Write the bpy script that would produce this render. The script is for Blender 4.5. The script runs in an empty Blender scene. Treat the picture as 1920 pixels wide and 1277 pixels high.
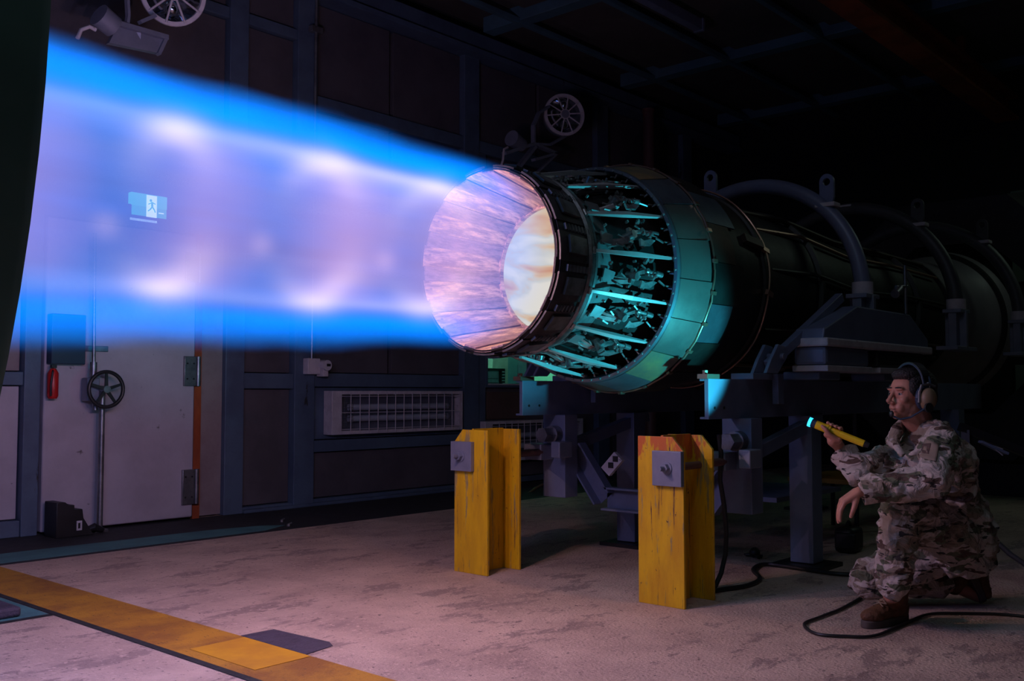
import bpy, bmesh, math, random
import numpy as np
from mathutils import Vector, Matrix, noise
random.seed(7)
SC = bpy.context.scene
COL = SC.collection
PI = math.pi

# ------------------------------------------------------------------ camera
FPX, CH = 1850.0, 1.07
PITCH = math.atan(96.5 / FPX)
YAW = math.atan2(1640 * math.cos(PITCH), math.hypot(FPX, 96.5))
c_f = Vector((math.cos(YAW) * math.cos(PITCH), math.sin(YAW) * math.cos(PITCH), math.sin(PITCH)))
c_r = Vector((math.sin(YAW), -math.cos(YAW), 0))
c_u = c_r.cross(c_f)
cam = bpy.data.cameras.new('camera')
cam.sensor_width = 36; cam.lens = FPX / 1920 * 36; cam.clip_start = .05; cam.clip_end = 60
camo = bpy.data.objects.new('camera', cam); COL.objects.link(camo)
m = Matrix((c_r, c_u, -c_f)).transposed().to_4x4(); m.translation = (0, 0, CH)
camo.matrix_world = m
SC.camera = camo
SC.view_settings.view_transform = 'Standard'
SC.view_settings.look = 'None'
SC.view_settings.gamma = 1
SC.view_settings.use_curve_mapping = False
SC.view_settings.exposure = 0.0
SC.cycles.use_denoising = True
SC.cycles.max_bounces = 5; SC.cycles.adaptive_threshold = .03
SC.cycles.volume_bounces = 0
SC.cycles.sample_clamp_indirect = 4

# ------------------------------------------------------------------ world and lights
W = bpy.data.worlds.new('world'); SC.world = W; W.use_nodes = True
W.node_tree.nodes['Background'].inputs[0].default_value = (.25, .3, .6, 1)
W.node_tree.nodes['Background'].inputs[1].default_value = .012

AX, AY, AZ = 3.585, 3.35, 1.729      # centre of the nozzle exit; engine axis runs along X

def light(name, kind, loc, col, power, **k):
    l = bpy.data.lights.new(name, kind); l.color = col; l.energy = power
    for a, b in k.items(): setattr(l, a, b)
    o = bpy.data.objects.new(name, l); COL.objects.link(o); o.location = loc
    return o
def aim(o, target):
    o.rotation_euler = (Vector(target) - o.location).to_track_quat('-Z', 'Y').to_euler()
# the flame's own light: point lights along its axis
for s, c, p in ((.22, (1, .56, .38), 14), (.75, (1, .56, .50), 70), (1.3, (.86, .54, .82), 82),
                (1.9, (.50, .47, 1), 74), (2.55, (.36, .44, 1), 74)):
    light('flame_light', 'POINT', (AX - s, AY, AZ + .02), c, p, shadow_soft_size=0.0)
light('throat_light', 'POINT', (AX + .3, AY, AZ), (1, .62, .36), 3, shadow_soft_size=0.0)
# unseen fill light, added near the ceiling beside the camera
a = light('ceiling_fill_light', 'AREA', (2.4, 1.6, 4.9), (.60, .66, .9), 13, shape='RECTANGLE', size=2.4, size_y=.5)
light('ceiling_fill_light', 'AREA', (-1.2, .3, 4.9), (.4, .75, .7), 14, shape='RECTANGLE', size=2.0, size_y=.5)  # second added fill, brightens the duct outside and the camera side
# torch held by the kneeling man
TORCH = Vector((4.52, 2.07, .93))
sp = light('torch_light', 'SPOT', TORCH + Vector((-.03, .035, .02)), (.04, .62, .78), 105, spot_size=math.radians(67), spot_blend=.5, shadow_soft_size=.012)
aim(sp, (4.47, 2.80, 1.35))
# unseen fill added for the right end; then the control room lamp behind the wall
light('ceiling_fill_light', 'AREA', (11.2, .6, 4.9), (.55, .75, .62), 9, shape='RECTANGLE', size=2.0, size_y=.4)
light('control_room_light', 'POINT', (9.2, 8.5, 2.2), (.30, 1, .70), 80, shadow_soft_size=.1)

# ------------------------------------------------------------------ helpers
def at(u, v, ax, val):
    d = c_f * FPX + c_r * (u - 960) + c_u * (638.5 - v)
    o = Vector((0, 0, CH)); return o + d * ((val - o[ax]) / d[ax])
def pd(u, v, d):
    r = c_f * FPX + c_r * (u - 960) + c_u * (638.5 - v)
    return Vector((0, 0, CH)) + r * (d / FPX)

class X:                                  # small expression builder for math nodes
    def __init__(s, nt, sock): s.nt = nt; s.k = sock
    def _m(s, op, *o):
        n = s.nt.nodes.new('ShaderNodeMath'); n.operation = op
        for i, q in enumerate((s,) + o):
            if isinstance(q, X): s.nt.links.new(q.k, n.inputs[i])
            else: n.inputs[i].default_value = q
        return X(s.nt, n.outputs[0])
    def __add__(s, o): return s._m('ADD', o)
    def __sub__(s, o): return s._m('SUBTRACT', o)
    def __mul__(s, o): return s._m('MULTIPLY', o)
    def __truediv__(s, o): return s._m('DIVIDE', o)
    def sq(s): return s._m('MULTIPLY', s)
    def sqrt(s): return s._m('SQRT')
    def gauss(s, c, w): return ((s - c) / w).sq()._m('MULTIPLY', -1.0)._m('EXPONENT')
    def step(s, a, b, c=0., d=1.):
        n = s.nt.nodes.new('ShaderNodeMapRange'); n.interpolation_type = 'SMOOTHSTEP'
        s.nt.links.new(s.k, n.inputs[0])
        for i, q in enumerate((a, b, c, d)): n.inputs[i + 1].default_value = q
        return X(s.nt, n.outputs[0])

MATS = {}
def mat(name, col, rough=.6, metal=0., col2=None, scale=6, lo=.4, hi=.62, stretch=(1, 1, 1), bump=0., bscale=40,
        specks=None, sscale=30, sth=.68, emit=None, estr=0., detail=5, zmask=None):
    if name in MATS: return MATS[name]
    M = bpy.data.materials.new(name); M.use_nodes = True; nt = M.node_tree; N = nt.nodes; L = nt.links
    B = N['Principled BSDF']
    B.inputs['Roughness'].default_value = rough; B.inputs['Metallic'].default_value = metal
    B.inputs['Base Color'].default_value = (*col, 1)
    tc = N.new('ShaderNodeTexCoord'); mp = N.new('ShaderNodeMapping'); mp.inputs['Scale'].default_value = stretch
    L.new(tc.outputs['Object'], mp.inputs[0])
    cur = None
    if col2:
        n = N.new('ShaderNodeTexNoise'); n.inputs['Scale'].default_value = scale; n.inputs['Detail'].default_value = detail
        n.inputs['Roughness'].default_value = .65
        L.new(mp.outputs[0], n.inputs['Vector'])
        r = N.new('ShaderNodeValToRGB'); r.color_ramp.elements[0].position = lo; r.color_ramp.elements[1].position = hi
        r.color_ramp.elements[0].color = (*col, 1); r.color_ramp.elements[1].color = (*col2, 1)
        L.new(n.outputs['Fac'], r.inputs[0]); cur = r.outputs[0]
    for (sc_, s_, t_, st_) in ([(specks, sscale, sth, stretch)] if specks and not isinstance(specks, list) else (specks or [])):
        mp2 = N.new('ShaderNodeMapping'); mp2.inputs['Scale'].default_value = st_; mp2.inputs['Location'].default_value = (3.1 * s_, 1, 2)
        L.new(tc.outputs['Object'], mp2.inputs[0])
        n = N.new('ShaderNodeTexNoise'); n.inputs['Scale'].default_value = s_; n.inputs['Detail'].default_value = 6
        n.inputs['Roughness'].default_value = .7
        L.new(mp2.outputs[0], n.inputs['Vector'])
        r = N.new('ShaderNodeMapRange'); r.inputs[1].default_value = t_; r.inputs[2].default_value = t_ + .04
        L.new(n.outputs['Fac'], r.inputs[0])
        mx = N.new('ShaderNodeMix'); mx.data_type = 'RGBA'; L.new(r.outputs[0], mx.inputs[0])
        if cur: L.new(cur, mx.inputs[6])
        else: mx.inputs[6].default_value = (*col, 1)
        mx.inputs[7].default_value = (*sc_, 1); cur = mx.outputs[2]
    if zmask:                              # primer showing where the paint has flaked off, near one end
        sx = N.new('ShaderNodeSeparateXYZ'); L.new(tc.outputs['Object'], sx.inputs[0])
        r = N.new('ShaderNodeMapRange'); r.inputs[1].default_value = zmask[1]; r.inputs[2].default_value = zmask[2]; r.inputs[3].default_value = -.22; r.inputs[4].default_value = .06
        L.new(sx.outputs[2], r.inputs[0])
        n = N.new('ShaderNodeTexNoise'); n.inputs['Scale'].default_value = 9; n.inputs['Detail'].default_value = 6; n.inputs['Roughness'].default_value = .7; L.new(mp.outputs[0], n.inputs['Vector'])
        a_ = N.new('ShaderNodeMath'); L.new(r.outputs[0], a_.inputs[0]); L.new(n.outputs['Fac'], a_.inputs[1])
        r2 = N.new('ShaderNodeMapRange'); r2.inputs[1].default_value = .5; r2.inputs[2].default_value = .54; L.new(a_.outputs[0], r2.inputs[0])
        mx = N.new('ShaderNodeMix'); mx.data_type = 'RGBA'; L.new(r2.outputs[0], mx.inputs[0]); L.new(cur, mx.inputs[6]); mx.inputs[7].default_value = (*zmask[0], 1); cur = mx.outputs[2]
    if cur: L.new(cur, B.inputs['Base Color'])
    if bump:
        n = N.new('ShaderNodeTexNoise'); n.inputs['Scale'].default_value = bscale; n.inputs['Detail'].default_value = 4
        L.new(mp.outputs[0], n.inputs['Vector'])
        b = N.new('ShaderNodeBump'); b.inputs['Strength'].default_value = bump; b.inputs['Distance'].default_value = .02
        L.new(n.outputs['Fac'], b.inputs['Height']); L.new(b.outputs[0], B.inputs['Normal'])
    if emit:
        B.inputs['Emission Color'].default_value = (*emit, 1); B.inputs['Emission Strength'].default_value = estr
    MATS[name] = M
    return M

class MB:                                 # collects shapes into ONE mesh
    def __init__(s): s.v = []; s.f = []
    def add(s, vs, fs):
        o = len(s.v); s.v += [tuple(q) for q in vs]; s.f += [tuple(i + o for i in f) for f in fs]; return s
    def box(s, a, b):
        (x0, y0, z0), (x1, y1, z1) = a, b
        if x0 > x1: x0, x1 = x1, x0
        if y0 > y1: y0, y1 = y1, y0
        if z0 > z1: z0, z1 = z1, z0
        return s.add([(x0, y0, z0), (x1, y0, z0), (x1, y1, z0), (x0, y1, z0), (x0, y0, z1), (x1, y0, z1), (x1, y1, z1), (x0, y1, z1)],
                     [(0, 3, 2, 1), (4, 5, 6, 7), (0, 1, 5, 4), (1, 2, 6, 5), (2, 3, 7, 6), (3, 0, 4, 7)])
    def frame(s, p, q, up=(0, 0, 1)):
        p, q = Vector(p), Vector(q); d = (q - p).normalized(); u = Vector(up)
        if abs(d.dot(u)) > .95: u = Vector((1, 0, 0))
        a = d.cross(u).normalized(); b = a.cross(d).normalized(); return p, q, d, a, b
    def bar(s, p, q, w, h, w2=None, h2=None, up=(0, 0, 1)):
        p, q, d, a, b = s.frame(p, q, up); w2 = w if w2 is None else w2; h2 = h if h2 is None else h2
        vs = [p + a * x * w / 2 + b * y * h / 2 for x, y in ((-1, -1), (1, -1), (1, 1), (-1, 1))] + \
             [q + a * x * w2 / 2 + b * y * h2 / 2 for x, y in ((-1, -1), (1, -1), (1, 1), (-1, 1))]
        return s.add(vs, [(3, 2, 1, 0), (4, 5, 6, 7), (0, 1, 5, 4), (1, 2, 6, 5), (2, 3, 7, 6), (3, 0, 4, 7)])
    def cyl(s, p, q, r, r2=None, n=16, cap=True):
        p, q, d, a, b = s.frame(p, q); r2 = r if r2 is None else r2
        vs = [c + (a * math.cos(2 * PI * i / n) + b * math.sin(2 * PI * i / n)) * rr for c, rr in ((p, r), (q, r2)) for i in range(n)]
        fs = [(i, (i + 1) % n, n + (i + 1) % n, n + i) for i in range(n)]
        if cap: fs += [tuple(range(n - 1, -1, -1)), tuple(range(n, 2 * n))]
        return s.add(vs, fs)
    def tube(s, pts, r, n=10):
        pts = [Vector(p) for p in pts]; vs = []; prev = None
        rs = r if isinstance(r, (list, tuple)) else [r] * len(pts)
        for i, p in enumerate(pts):
            d = (pts[min(i + 1, len(pts) - 1)] - pts[max(i - 1, 0)]).normalized()
            if prev is None: a = d.cross(Vector((0, 0, 1)) if abs(d.z) < .9 else Vector((1, 0, 0))).normalized()
            else: a = (prev - d * prev.dot(d)).normalized()
            prev = a; b = d.cross(a)
            vs += [p + (a * math.cos(2 * PI * k / n) + b * math.sin(2 * PI * k / n)) * rs[i] for k in range(n)]
        fs = [(i * n + k, i * n + (k + 1) % n, (i + 1) * n + (k + 1) % n, (i + 1) * n + k) for i in range(len(pts) - 1) for k in range(n)]
        fs += [tuple(range(n - 1, -1, -1)), tuple(range((len(pts) - 1) * n, len(pts) * n))]
        return s.add(vs, fs)
    def lathe(s, prof, c=(0, AY, AZ), n=64, a0=0, a1=2 * PI, closed=False):   # profile (x, r) about the X axis
        full = abs(a1 - a0 - 2 * PI) < 1e-6; m_ = n if full else n + 1; k = len(prof)
        vs = [(c[0] + x, c[1] - r * math.cos(a0 + (a1 - a0) * i / n), c[2] + r * math.sin(a0 + (a1 - a0) * i / n)) for i in range(m_) for x, r in prof]
        fs = []
        for i in range(n):
            j = (i + 1) % m_
            for t in range(k if closed else k - 1):
                t2 = (t + 1) % k
                fs.append((i * k + t, j * k + t, j * k + t2, i * k + t2))
        if closed and not full: fs += [tuple(range(k)), tuple(range((m_ - 1) * k + k - 1, (m_ - 1) * k - 1, -1))]
        return s.add(vs, fs)
    def prism(s, poly, off):              # polygon of 3-D points pushed by a vector
        n = len(poly); off = Vector(off); vs = [Vector(p) for p in poly] + [Vector(p) + off for p in poly]
        return s.add(vs, [tuple(range(n - 1, -1, -1)), tuple(range(n, 2 * n))] + [(i, (i + 1) % n, n + (i + 1) % n, n + i) for i in range(n)])
    def sphere(s, c, r, n=12, sc=(1, 1, 1)):
        c = Vector(c); vs = [c + Vector((0, 0, r * sc[2]))]
        for i in range(1, n):
            t = PI * i / n
            vs += [c + Vector((r * sc[0] * math.sin(t) * math.cos(2 * PI * k / n), r * sc[1] * math.sin(t) * math.sin(2 * PI * k / n), r * sc[2] * math.cos(t))) for k in range(n)]
        vs.append(c - Vector((0, 0, r * sc[2]))); fs = [(0, 1 + k, 1 + (k + 1) % n) for k in range(n)]
        for i in range(n - 2):
            fs += [(1 + i * n + k, 1 + (i + 1) * n + k, 1 + (i + 1) * n + (k + 1) % n, 1 + i * n + (k + 1) % n) for k in range(n)]
        l = len(vs) - 1; b = 1 + (n - 2) * n; fs += [(l, b + (k + 1) % n, b + k) for k in range(n)]
        return s.add(vs, fs)
    def xf(s, M): s.v = [tuple(M @ Vector(q)) for q in s.v]; return s
    def build(s, name, material, parent=None, bev=0., smooth=True, origin=None, fix=True):
        me = bpy.data.meshes.new(name)
        if origin is not None: s.v = [tuple(Vector(q) - Vector(origin)) for q in s.v]
        me.from_pydata(s.v, [], s.f); me.materials.append(material)
        if fix:
            bm = bmesh.new(); bm.from_mesh(me); bmesh.ops.recalc_face_normals(bm, faces=bm.faces); bm.to_mesh(me); bm.free()
        if smooth:
            me.polygons.foreach_set('use_smooth', [True] * len(me.polygons)); me.set_sharp_from_angle(angle=math.radians(35))
        o = bpy.data.objects.new(name, me); COL.objects.link(o)
        if origin is not None: o.location = origin
        if parent is not None: par(o, parent)
        if bev:
            b = o.modifiers.new('bevel', 'BEVEL'); b.width = bev; b.segments = 2; b.limit_method = 'ANGLE'
        return o
def par(o, p):
    o.parent = p; o.matrix_parent_inverse = Matrix.Translation(-Vector(wloc(p)))
def wloc(p):
    return Vector(p.location) if p.parent is None else Vector(p.location) * 1
def tag(o, label, cat, group=None):
    o['label'] = label; o['category'] = cat
    if group: o['group'] = group
    return o
def struct(o): o['kind'] = 'structure'; return o
def thing(name, label, cat, loc=(0, 0, 0), group=None):
    o = bpy.data.objects.new(name, None); COL.objects.link(o); o.location = loc; o.empty_display_size = .1
    return tag(o, label, cat, group)
def par_(o, p):   # child keeps its world coordinates; p sits unrotated at its own location
    o.parent = p
    o.matrix_parent_inverse = Matrix.Translation(-Vector(p.location)) if p.parent is None else Matrix.Identity(4)
    if p.parent is not None:
        o.matrix_parent_inverse = Matrix.Translation(-Vector(p.location))
par = par_

# ------------------------------------------------------------------ materials
m_floor = mat('concrete', (.64, .47, .37), .75, col2=(.36, .25, .205), scale=1.9, lo=.36, hi=.72, bump=.6, bscale=70, detail=9,
              specks=[((.34, .24, .20), 2.3, .56, (1, 2.2, 1)), ((.25, .17, .145), 3.1, .64, (1, 2.6, 1)), ((.62, .46, .37), 28, .57, (1, 1, 1)), ((.14, .095, .085), 34, .60, (1, 1, 1))])
m_yel = mat('yellow_tape', (.50, .235, .02), .7, col2=(.30, .12, .02), scale=3, lo=.42, hi=.62, bump=.35, bscale=90,
            specks=[((.10, .05, .03), 26, .61, (3, 1, 1))])
m_yel2 = mat('fresh_yellow_tape', (.66, .32, .015), .6, col2=(.55, .25, .02), scale=4)
m_green = mat('green_floor_paint', (.08, .23, .23), .7, col2=(.06, .17, .18), scale=3, bump=.2)
m_dk = mat('dark_rubber', (.016, .016, .018), .7, col2=(.03, .03, .032), scale=8, bump=.3)
m_patch = mat('dark_patch_paint', (.075, .06, .09), .75, col2=(.05, .04, .06), scale=12, bump=.4, bscale=80, specks=[((.2, .15, .14), 50, .66, (1, 1, 1))])
m_frame = mat('blue_steel_frame', (.10, .15, .22), .55, .1, col2=(.075, .11, .17), scale=2.5, bump=.08, specks=[((.03, .03, .03), 5, .66, (1, 1, .3))])
m_panel = mat('brown_acoustic_panel', (.10, .09, .105), .8, col2=(.075, .068, .08), scale=2.2, bump=.15, bscale=160)
m_backing = mat('wall_backing', (.02, .02, .024), .9)
m_door = mat('blast_door_paint', (.50, .46, .52), .6, .1, col2=(.42, .38, .43), scale=2, bump=.05, specks=[((.14, .12, .12), 3.2, .65, (1, 1, 1)), ((.12, .1, .1), 14, .70, (1, 1, .6))])
m_beige = mat('beige_wall_paint', (.30, .24, .24), .75, col2=(.24, .18, .19), scale=3, bump=.1)
m_orange = mat('orange_seal', (.42, .09, .02), .6, col2=(.25, .05, .02), scale=6, stretch=(1, 1, .4))
m_steel = mat('bare_steel', (.32, .32, .34), .38, .8, col2=(.2, .2, .22), scale=9, bump=.05)
m_white = mat('pale_grey_enamel', (.60, .56, .60), .5, col2=(.48, .44, .48), scale=9, specks=[((.1, .07, .07), 22, .66, (1, 1, 1))])
m_reflect = mat('dull_reflector', (.16, .18, .24), .4, .3, col2=(.12, .13, .18), scale=3, stretch=(.3, 1, 3))
m_tube = mat('pale_tube', (.42, .46, .56), .3, .2)
m_black = mat('black_paint', (.012, .012, .013), .45, col2=(.02, .02, .022), scale=8)
m_duct = mat('dark_green_duct_steel', (.10, .24, .20), .6, .1, col2=(.07, .18, .15), scale=1.5, bump=.1, bscale=8)
m_red = mat('red_enamel', (.5, .015, .015), .35)
m_stand = mat('blue_grey_stand_paint', (.17, .20, .30), .42, .1, col2=(.14, .165, .25), scale=5, bump=.04, specks=[((.08, .06, .05), 9, .70, (1, 1, 1))])
m_stand_shade = mat('shaded_stand_paint', (.07, .075, .085), .5, .1, col2=(.05, .055, .06), scale=4)  # stand paint darkened to put the light falloff into the far hoops
m_ylpost = mat('chipped_yellow_post_paint', (.80, .48, .008), .45, col2=(.66, .36, .01), scale=5, stretch=(2, 2, .5), bump=.12, bscale=20,
               specks=[((.36, .27, .10), 7, .58, (3, 3, .3)), ((.13, .05, .035), 11, .61, (6, 6, .22)), ((.55, .14, .025), 4.2, .67, (1, 1, .9)), ((.09, .035, .03), 34, .655, (1, 1, .8))])
m_ylpost2 = mat('worn_orange_yellow_post_paint', (.80, .48, .008), .45, col2=(.66, .35, .01), scale=5, stretch=(2, 2, .5), bump=.14, bscale=20,
                specks=[((.36, .27, .10), 7, .58, (3, 3, .3)), ((.13, .05, .035), 11, .60, (6, 6, .22)), ((.09, .035, .03), 34, .65, (1, 1, .8))], zmask=((.62, .15, .03), .62, .80))
m_rustor = mat('orange_primer', (.60, .13, .035), .6, col2=(.66, .36, .012), scale=14, lo=.56, hi=.6, stretch=(1, 2, .6), specks=[((.09, .035, .03), 30, .66, (1, 1, 1))])
m_plate = mat('grey_plate', (.24, .26, .34), .5, .3, col2=(.2, .22, .29), scale=7, bump=.05)
m_flapin = mat('hot_flap_liner', (.66, .46, .38), .5, .2, col2=(.22, .13, .16), scale=7, stretch=(.4, 5, 5), lo=.36, hi=.58, bump=.5, bscale=22,
               specks=[((.2, .14, .17), 16, .64, (1.0, 5, 5))])
m_sealin = mat('hot_seal_liner', (.34, .22, .26), .5, .3, col2=(.17, .11, .15), scale=8, stretch=(.7, 6, 6), bump=.5, bscale=26)
m_nozz = mat('titanium_flap', (.26, .28, .29), .45, .7, col2=(.12, .12, .12), scale=7, bump=.06)
m_nozz_d = mat('sooty_flap', (.035, .03, .03), .55, .5, col2=(.018, .016, .016), scale=7, bump=.1)
m_flapout = mat('dark_outer_flap_metal', (.085, .08, .085), .5, .5, col2=(.05, .045, .05), scale=7, bump=.1)
m_link = mat('linkage_steel', (.46, .48, .48), .32, .7, col2=(.2, .21, .21), scale=16)
m_rod = mat('strut_metal', (.62, .66, .66), .35, .4, col2=(.42, .45, .45), scale=5, stretch=(.4, 1, 1))
m_band = mat('polished_band', (.42, .42, .38), .33, .85, col2=(.30, .31, .28), scale=3, bump=.03)
m_band2 = mat('straw_tinted_band', (.75, .60, .25), .3, .75, col2=(.38, .38, .27), scale=3, bump=.03)
m_band3 = mat('blue_tinted_band', (.22, .30, .36), .4, .8, col2=(.16, .2, .24), scale=3, bump=.03)
m_case = mat('engine_casing', (.045, .045, .042), .5, .6, col2=(.025, .027, .025), scale=4, bump=.12, bscale=12)
m_case2 = mat('engine_casing_brown', (.075, .05, .04), .5, .6, col2=(.035, .025, .022), scale=3, bump=.1, bscale=10)
m_copper = mat('copper_line', (.40, .24, .17), .35, .8)
m_bell = mat('bellmouth_paint', (.22, .20, .22), .45, .1, col2=(.17, .16, .18), scale=2)
m_glass = mat('lamp_glass', (.6, .65, .7), .08, 1.)
m_skin = mat('skin', (.50, .23, .155), .5, col2=(.43, .18, .12), scale=14, bump=.08, bscale=200)
m_hair = mat('black_hair', (.014, .010, .010), .55, bump=.6, bscale=120)
m_boot = mat('brown_suede_boot', (.17, .075, .03), .75, col2=(.12, .05, .022), scale=12, bump=.3, bscale=120)
m_sole = mat('boot_sole', (.10, .075, .065), .8)
m_lace = mat('boot_lace', (.3, .2, .12), .7)
m_torch = mat('yellow_plastic', (.78, .56, .01), .35, col2=(.7, .45, .01), scale=20)
m_lens = mat('torch_lens', (.1, .7, .9), .2, emit=(.03, .62, 1), estr=1.6)
m_dkblue = mat('dark_blue_plastic', (.02, .035, .07), .4)
m_cup = mat('tan_ear_cup', (.20, .135, .075), .5)
m_shirt = mat('tan_undershirt', (.24, .2, .17), .8)
m_patchc = mat('brown_patch', (.26, .19, .14), .8)
m_patchd = mat('patch_emblem', (.10, .055, .045), .8)
m_sign = mat('green_exit_sign', (.0, .25, .18), .5, emit=(.06, .75, .52), estr=1.3)
m_signw = mat('exit_sign_white', (.7, .9, .9), .5, emit=(.75, 1, .95), estr=2.2)
m_lampemit = mat('tube_glow', (.8, .8, .9), .5, emit=(.8, .9, 1), estr=1.5)
m_room = mat('pale_room_wall', (.5, .6, .55), .8)
m_wood = mat('brown_board', (.12, .075, .065), .7, col2=(.09, .06, .05), scale=3)
m_rustp = mat('rust_pipe', (.17, .07, .06), .6, col2=(.1, .05, .05), scale=3, stretch=(1, 1, .3))
m_crane = mat('rust_red_beam', (.40, .09, .03), .7, col2=(.2, .05, .02), scale=2)
m_end = mat('pale_green_panel', (.18, .24, .2), .7, col2=(.14, .19, .16), scale=1.2)
m_beam = mat('ceiling_beam_paint', (.09, .19, .25), .55, .1, col2=(.07, .14, .18), scale=2)
m_ceil = mat('ceiling_panel', (.10, .085, .075), .9, col2=(.07, .06, .055), scale=1.5)
m_grn = mat('green_light_metal', (.1, .3, .2), .5)
m_yelcase = mat('yellow_crate', (.45, .2, .02), .6)

def camo_mat():
    M = bpy.data.materials.new('camouflage_cloth'); M.use_nodes = True; nt = M.node_tree; N = nt.nodes; L = nt.links
    B = N['Principled BSDF']; B.inputs['Roughness'].default_value = .85
    tc = N.new('ShaderNodeTexCoord'); cur = None
    base = (.47, .39, .34)
    for i, (c, s, t, st) in enumerate([((.27, .21, .155), 7, .52, (1, 1, 1.5)), ((.12, .125, .075), 8, .575, (1, 1, 1.9)), ((.095, .055, .04), 11, .60, (.8, .8, 2.0)),
                                       ((.50, .43, .38), 10, .62, (.8, .8, 2.2)), ((.035, .03, .028), 16, .64, (.8, .8, 2.4))]):
        mp = N.new('ShaderNodeMapping'); mp.inputs['Scale'].default_value = st; mp.inputs['Location'].default_value = (i * 3.3, i * 1.7, i * 5.1)
        L.new(tc.outputs['Object'], mp.inputs[0])
        n = N.new('ShaderNodeTexNoise'); n.inputs['Scale'].default_value = s; n.inputs['Detail'].default_value = 2.5; n.inputs['Distortion'].default_value = .3
        L.new(mp.outputs[0], n.inputs['Vector'])
        r = N.new('ShaderNodeMapRange'); r.inputs[1].default_value = t; r.inputs[2].default_value = t + .012; L.new(n.outputs['Fac'], r.inputs[0])
        mx = N.new('ShaderNodeMix'); mx.data_type = 'RGBA'; L.new(r.outputs[0], mx.inputs[0])
        if cur: L.new(cur, mx.inputs[6])
        else: mx.inputs[6].default_value = (*base, 1)
        mx.inputs[7].default_value = (*c, 1); cur = mx.outputs[2]
    L.new(cur, B.inputs['Base Color'])
    n = N.new('ShaderNodeTexNoise'); n.inputs['Scale'].default_value = 16; n.inputs['Detail'].default_value = 3; n.inputs['Distortion'].default_value = 1.2
    L.new(tc.outputs['Object'], n.inputs['Vector'])
    b = N.new('ShaderNodeBump'); b.inputs['Strength'].default_value = .9; b.inputs['Distance'].default_value = .03
    L.new(n.outputs['Fac'], b.inputs['Height']); L.new(b.outputs[0], B.inputs['Normal'])
    return M
m_camo = camo_mat()

# ------------------------------------------------------------------ room shell
fl = struct(MB().box((-2.5, -1.5, -.1), (14, 7.9, 0)).build('floor', m_floor, smooth=False))
def strip(name, x0, x1, y0, y1, m, z=.002, label=None):
    o = MB().box((x0, y0, z - .0015), (x1, y1, z)).build(name, m, fl, smooth=False)
    if label: o['label'] = label
    return o
strip('yellow_stripe', 2.17, 2.50, -.8, 6.43, m_yel, .002, 'worn yellow floor stripe')
strip('yellow_patch', 2.23, 2.495, 3.29, 3.76, m_yel2, .004, 'fresh yellow patch on the worn stripe')
strip('black_edge', 2.135, 2.17, -.8, 6.43, m_dk, .003)
MB().prism([(2.50, 3.33, .0005), (2.66, 3.36, .0005), (2.69, 3.42, .0005), (2.665, 3.79, .0005), (2.50, 3.80, .0005)], (0, 0, .0025)).build('dark_patch', m_patch, fl, smooth=False)
MB().prism([(-2, 6.48, .0005), (4.5, 6.52, .0005), (4.78, 6.66, .0005), (4.62, 6.78, .0005), (4.2, 6.86, .0005), (-2, 6.98, .0005)], (0, 0, .002)).build('green_stripe', m_green, fl, smooth=False)
strip('dark_floor_edge', -2, 14, 6.44, 7.62, m_dk, .0008)
strip('green_stripe', -2, 2.13, 4.86, 5.53, m_green, .002)
strip('black_edge', -2, 2.13, 4.82, 4.86, m_dk, .003)
b = MB().box((1.2, 4.9, 0.002), (2.02, 5.28, .05)).build('rubber_mat', m_patch, bev=.015)
tag(b, 'dark grey flat rubber block on the floor at the green stripe', 'mat')

wall = struct(MB().box((-2.5, 7.72, 0), (8.15, 7.95, 5.4)).box((9.95, 7.72, 0), (14, 7.95, 5.4)).box((8.15, 7.72, 0), (9.95, 7.95, 1.12))
              .box((8.15, 7.72, 1.96), (9.95, 7.95, 5.4)).build('wall_back', m_backing, smooth=False))
def wp(name, x0, x1, z0, z1, y0, m, bev=.006, label=None, back=7.72):
    o = MB().box((x0, y0, z0), (x1, back, z1)).build(name, m, wall, bev=bev, smooth=False)
    if label: o['label'] = label
    return o
# steel posts and rails of the wall
for x0, x1 in ((3.10, 3.22), (4.80, 4.99), (5.53, 5.76), (7.78, 8.02), (10.25, 10.5), (12.35, 12.6), (.6, .8)):
    wp('wall_post', x0, x1, 0, 5.15, 7.58, m_frame)
for x0, x1, z0, z1 in ((5.76, 7.78, 3.78, 3.92), (8.02, 10.25, 3.78, 3.92), (10.5, 12.35, 3.78, 3.92), (3.22, 4.80, 4.40, 4.5), (4.99, 5.53, 4.40, 4.5),
                       (4.99, 5.53, 1.10, 1.24), (5.76, 7.78, 1.12, 1.25), (5.76, 7.78, .50, .61), (5.76, 7.78, 0, .06), (4.99, 5.53, 0, .05), (8.02, 8.15, .0, 3.78),
                       (8.02, 10.25, .82 - .8, .08), (.8, 3.10, 1.12, 1.22), (.8, 3.10, 0, .12), (3.22, 4.8, 2.42, 2.6), (4.99, 5.53, 2.3, 2.42), (5.76, 7.78, 2.3, 2.42)):
    wp('wall_rail', x0, x1, z0, z1, 7.60, m_frame)
wp('wall_header', -2.4, 13.9, 4.90, 5.10, 7.50, m_frame)
wp('wall_header_lip', -2.4, 13.9, 4.84, 4.90, 7.44, m_frame)
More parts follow.
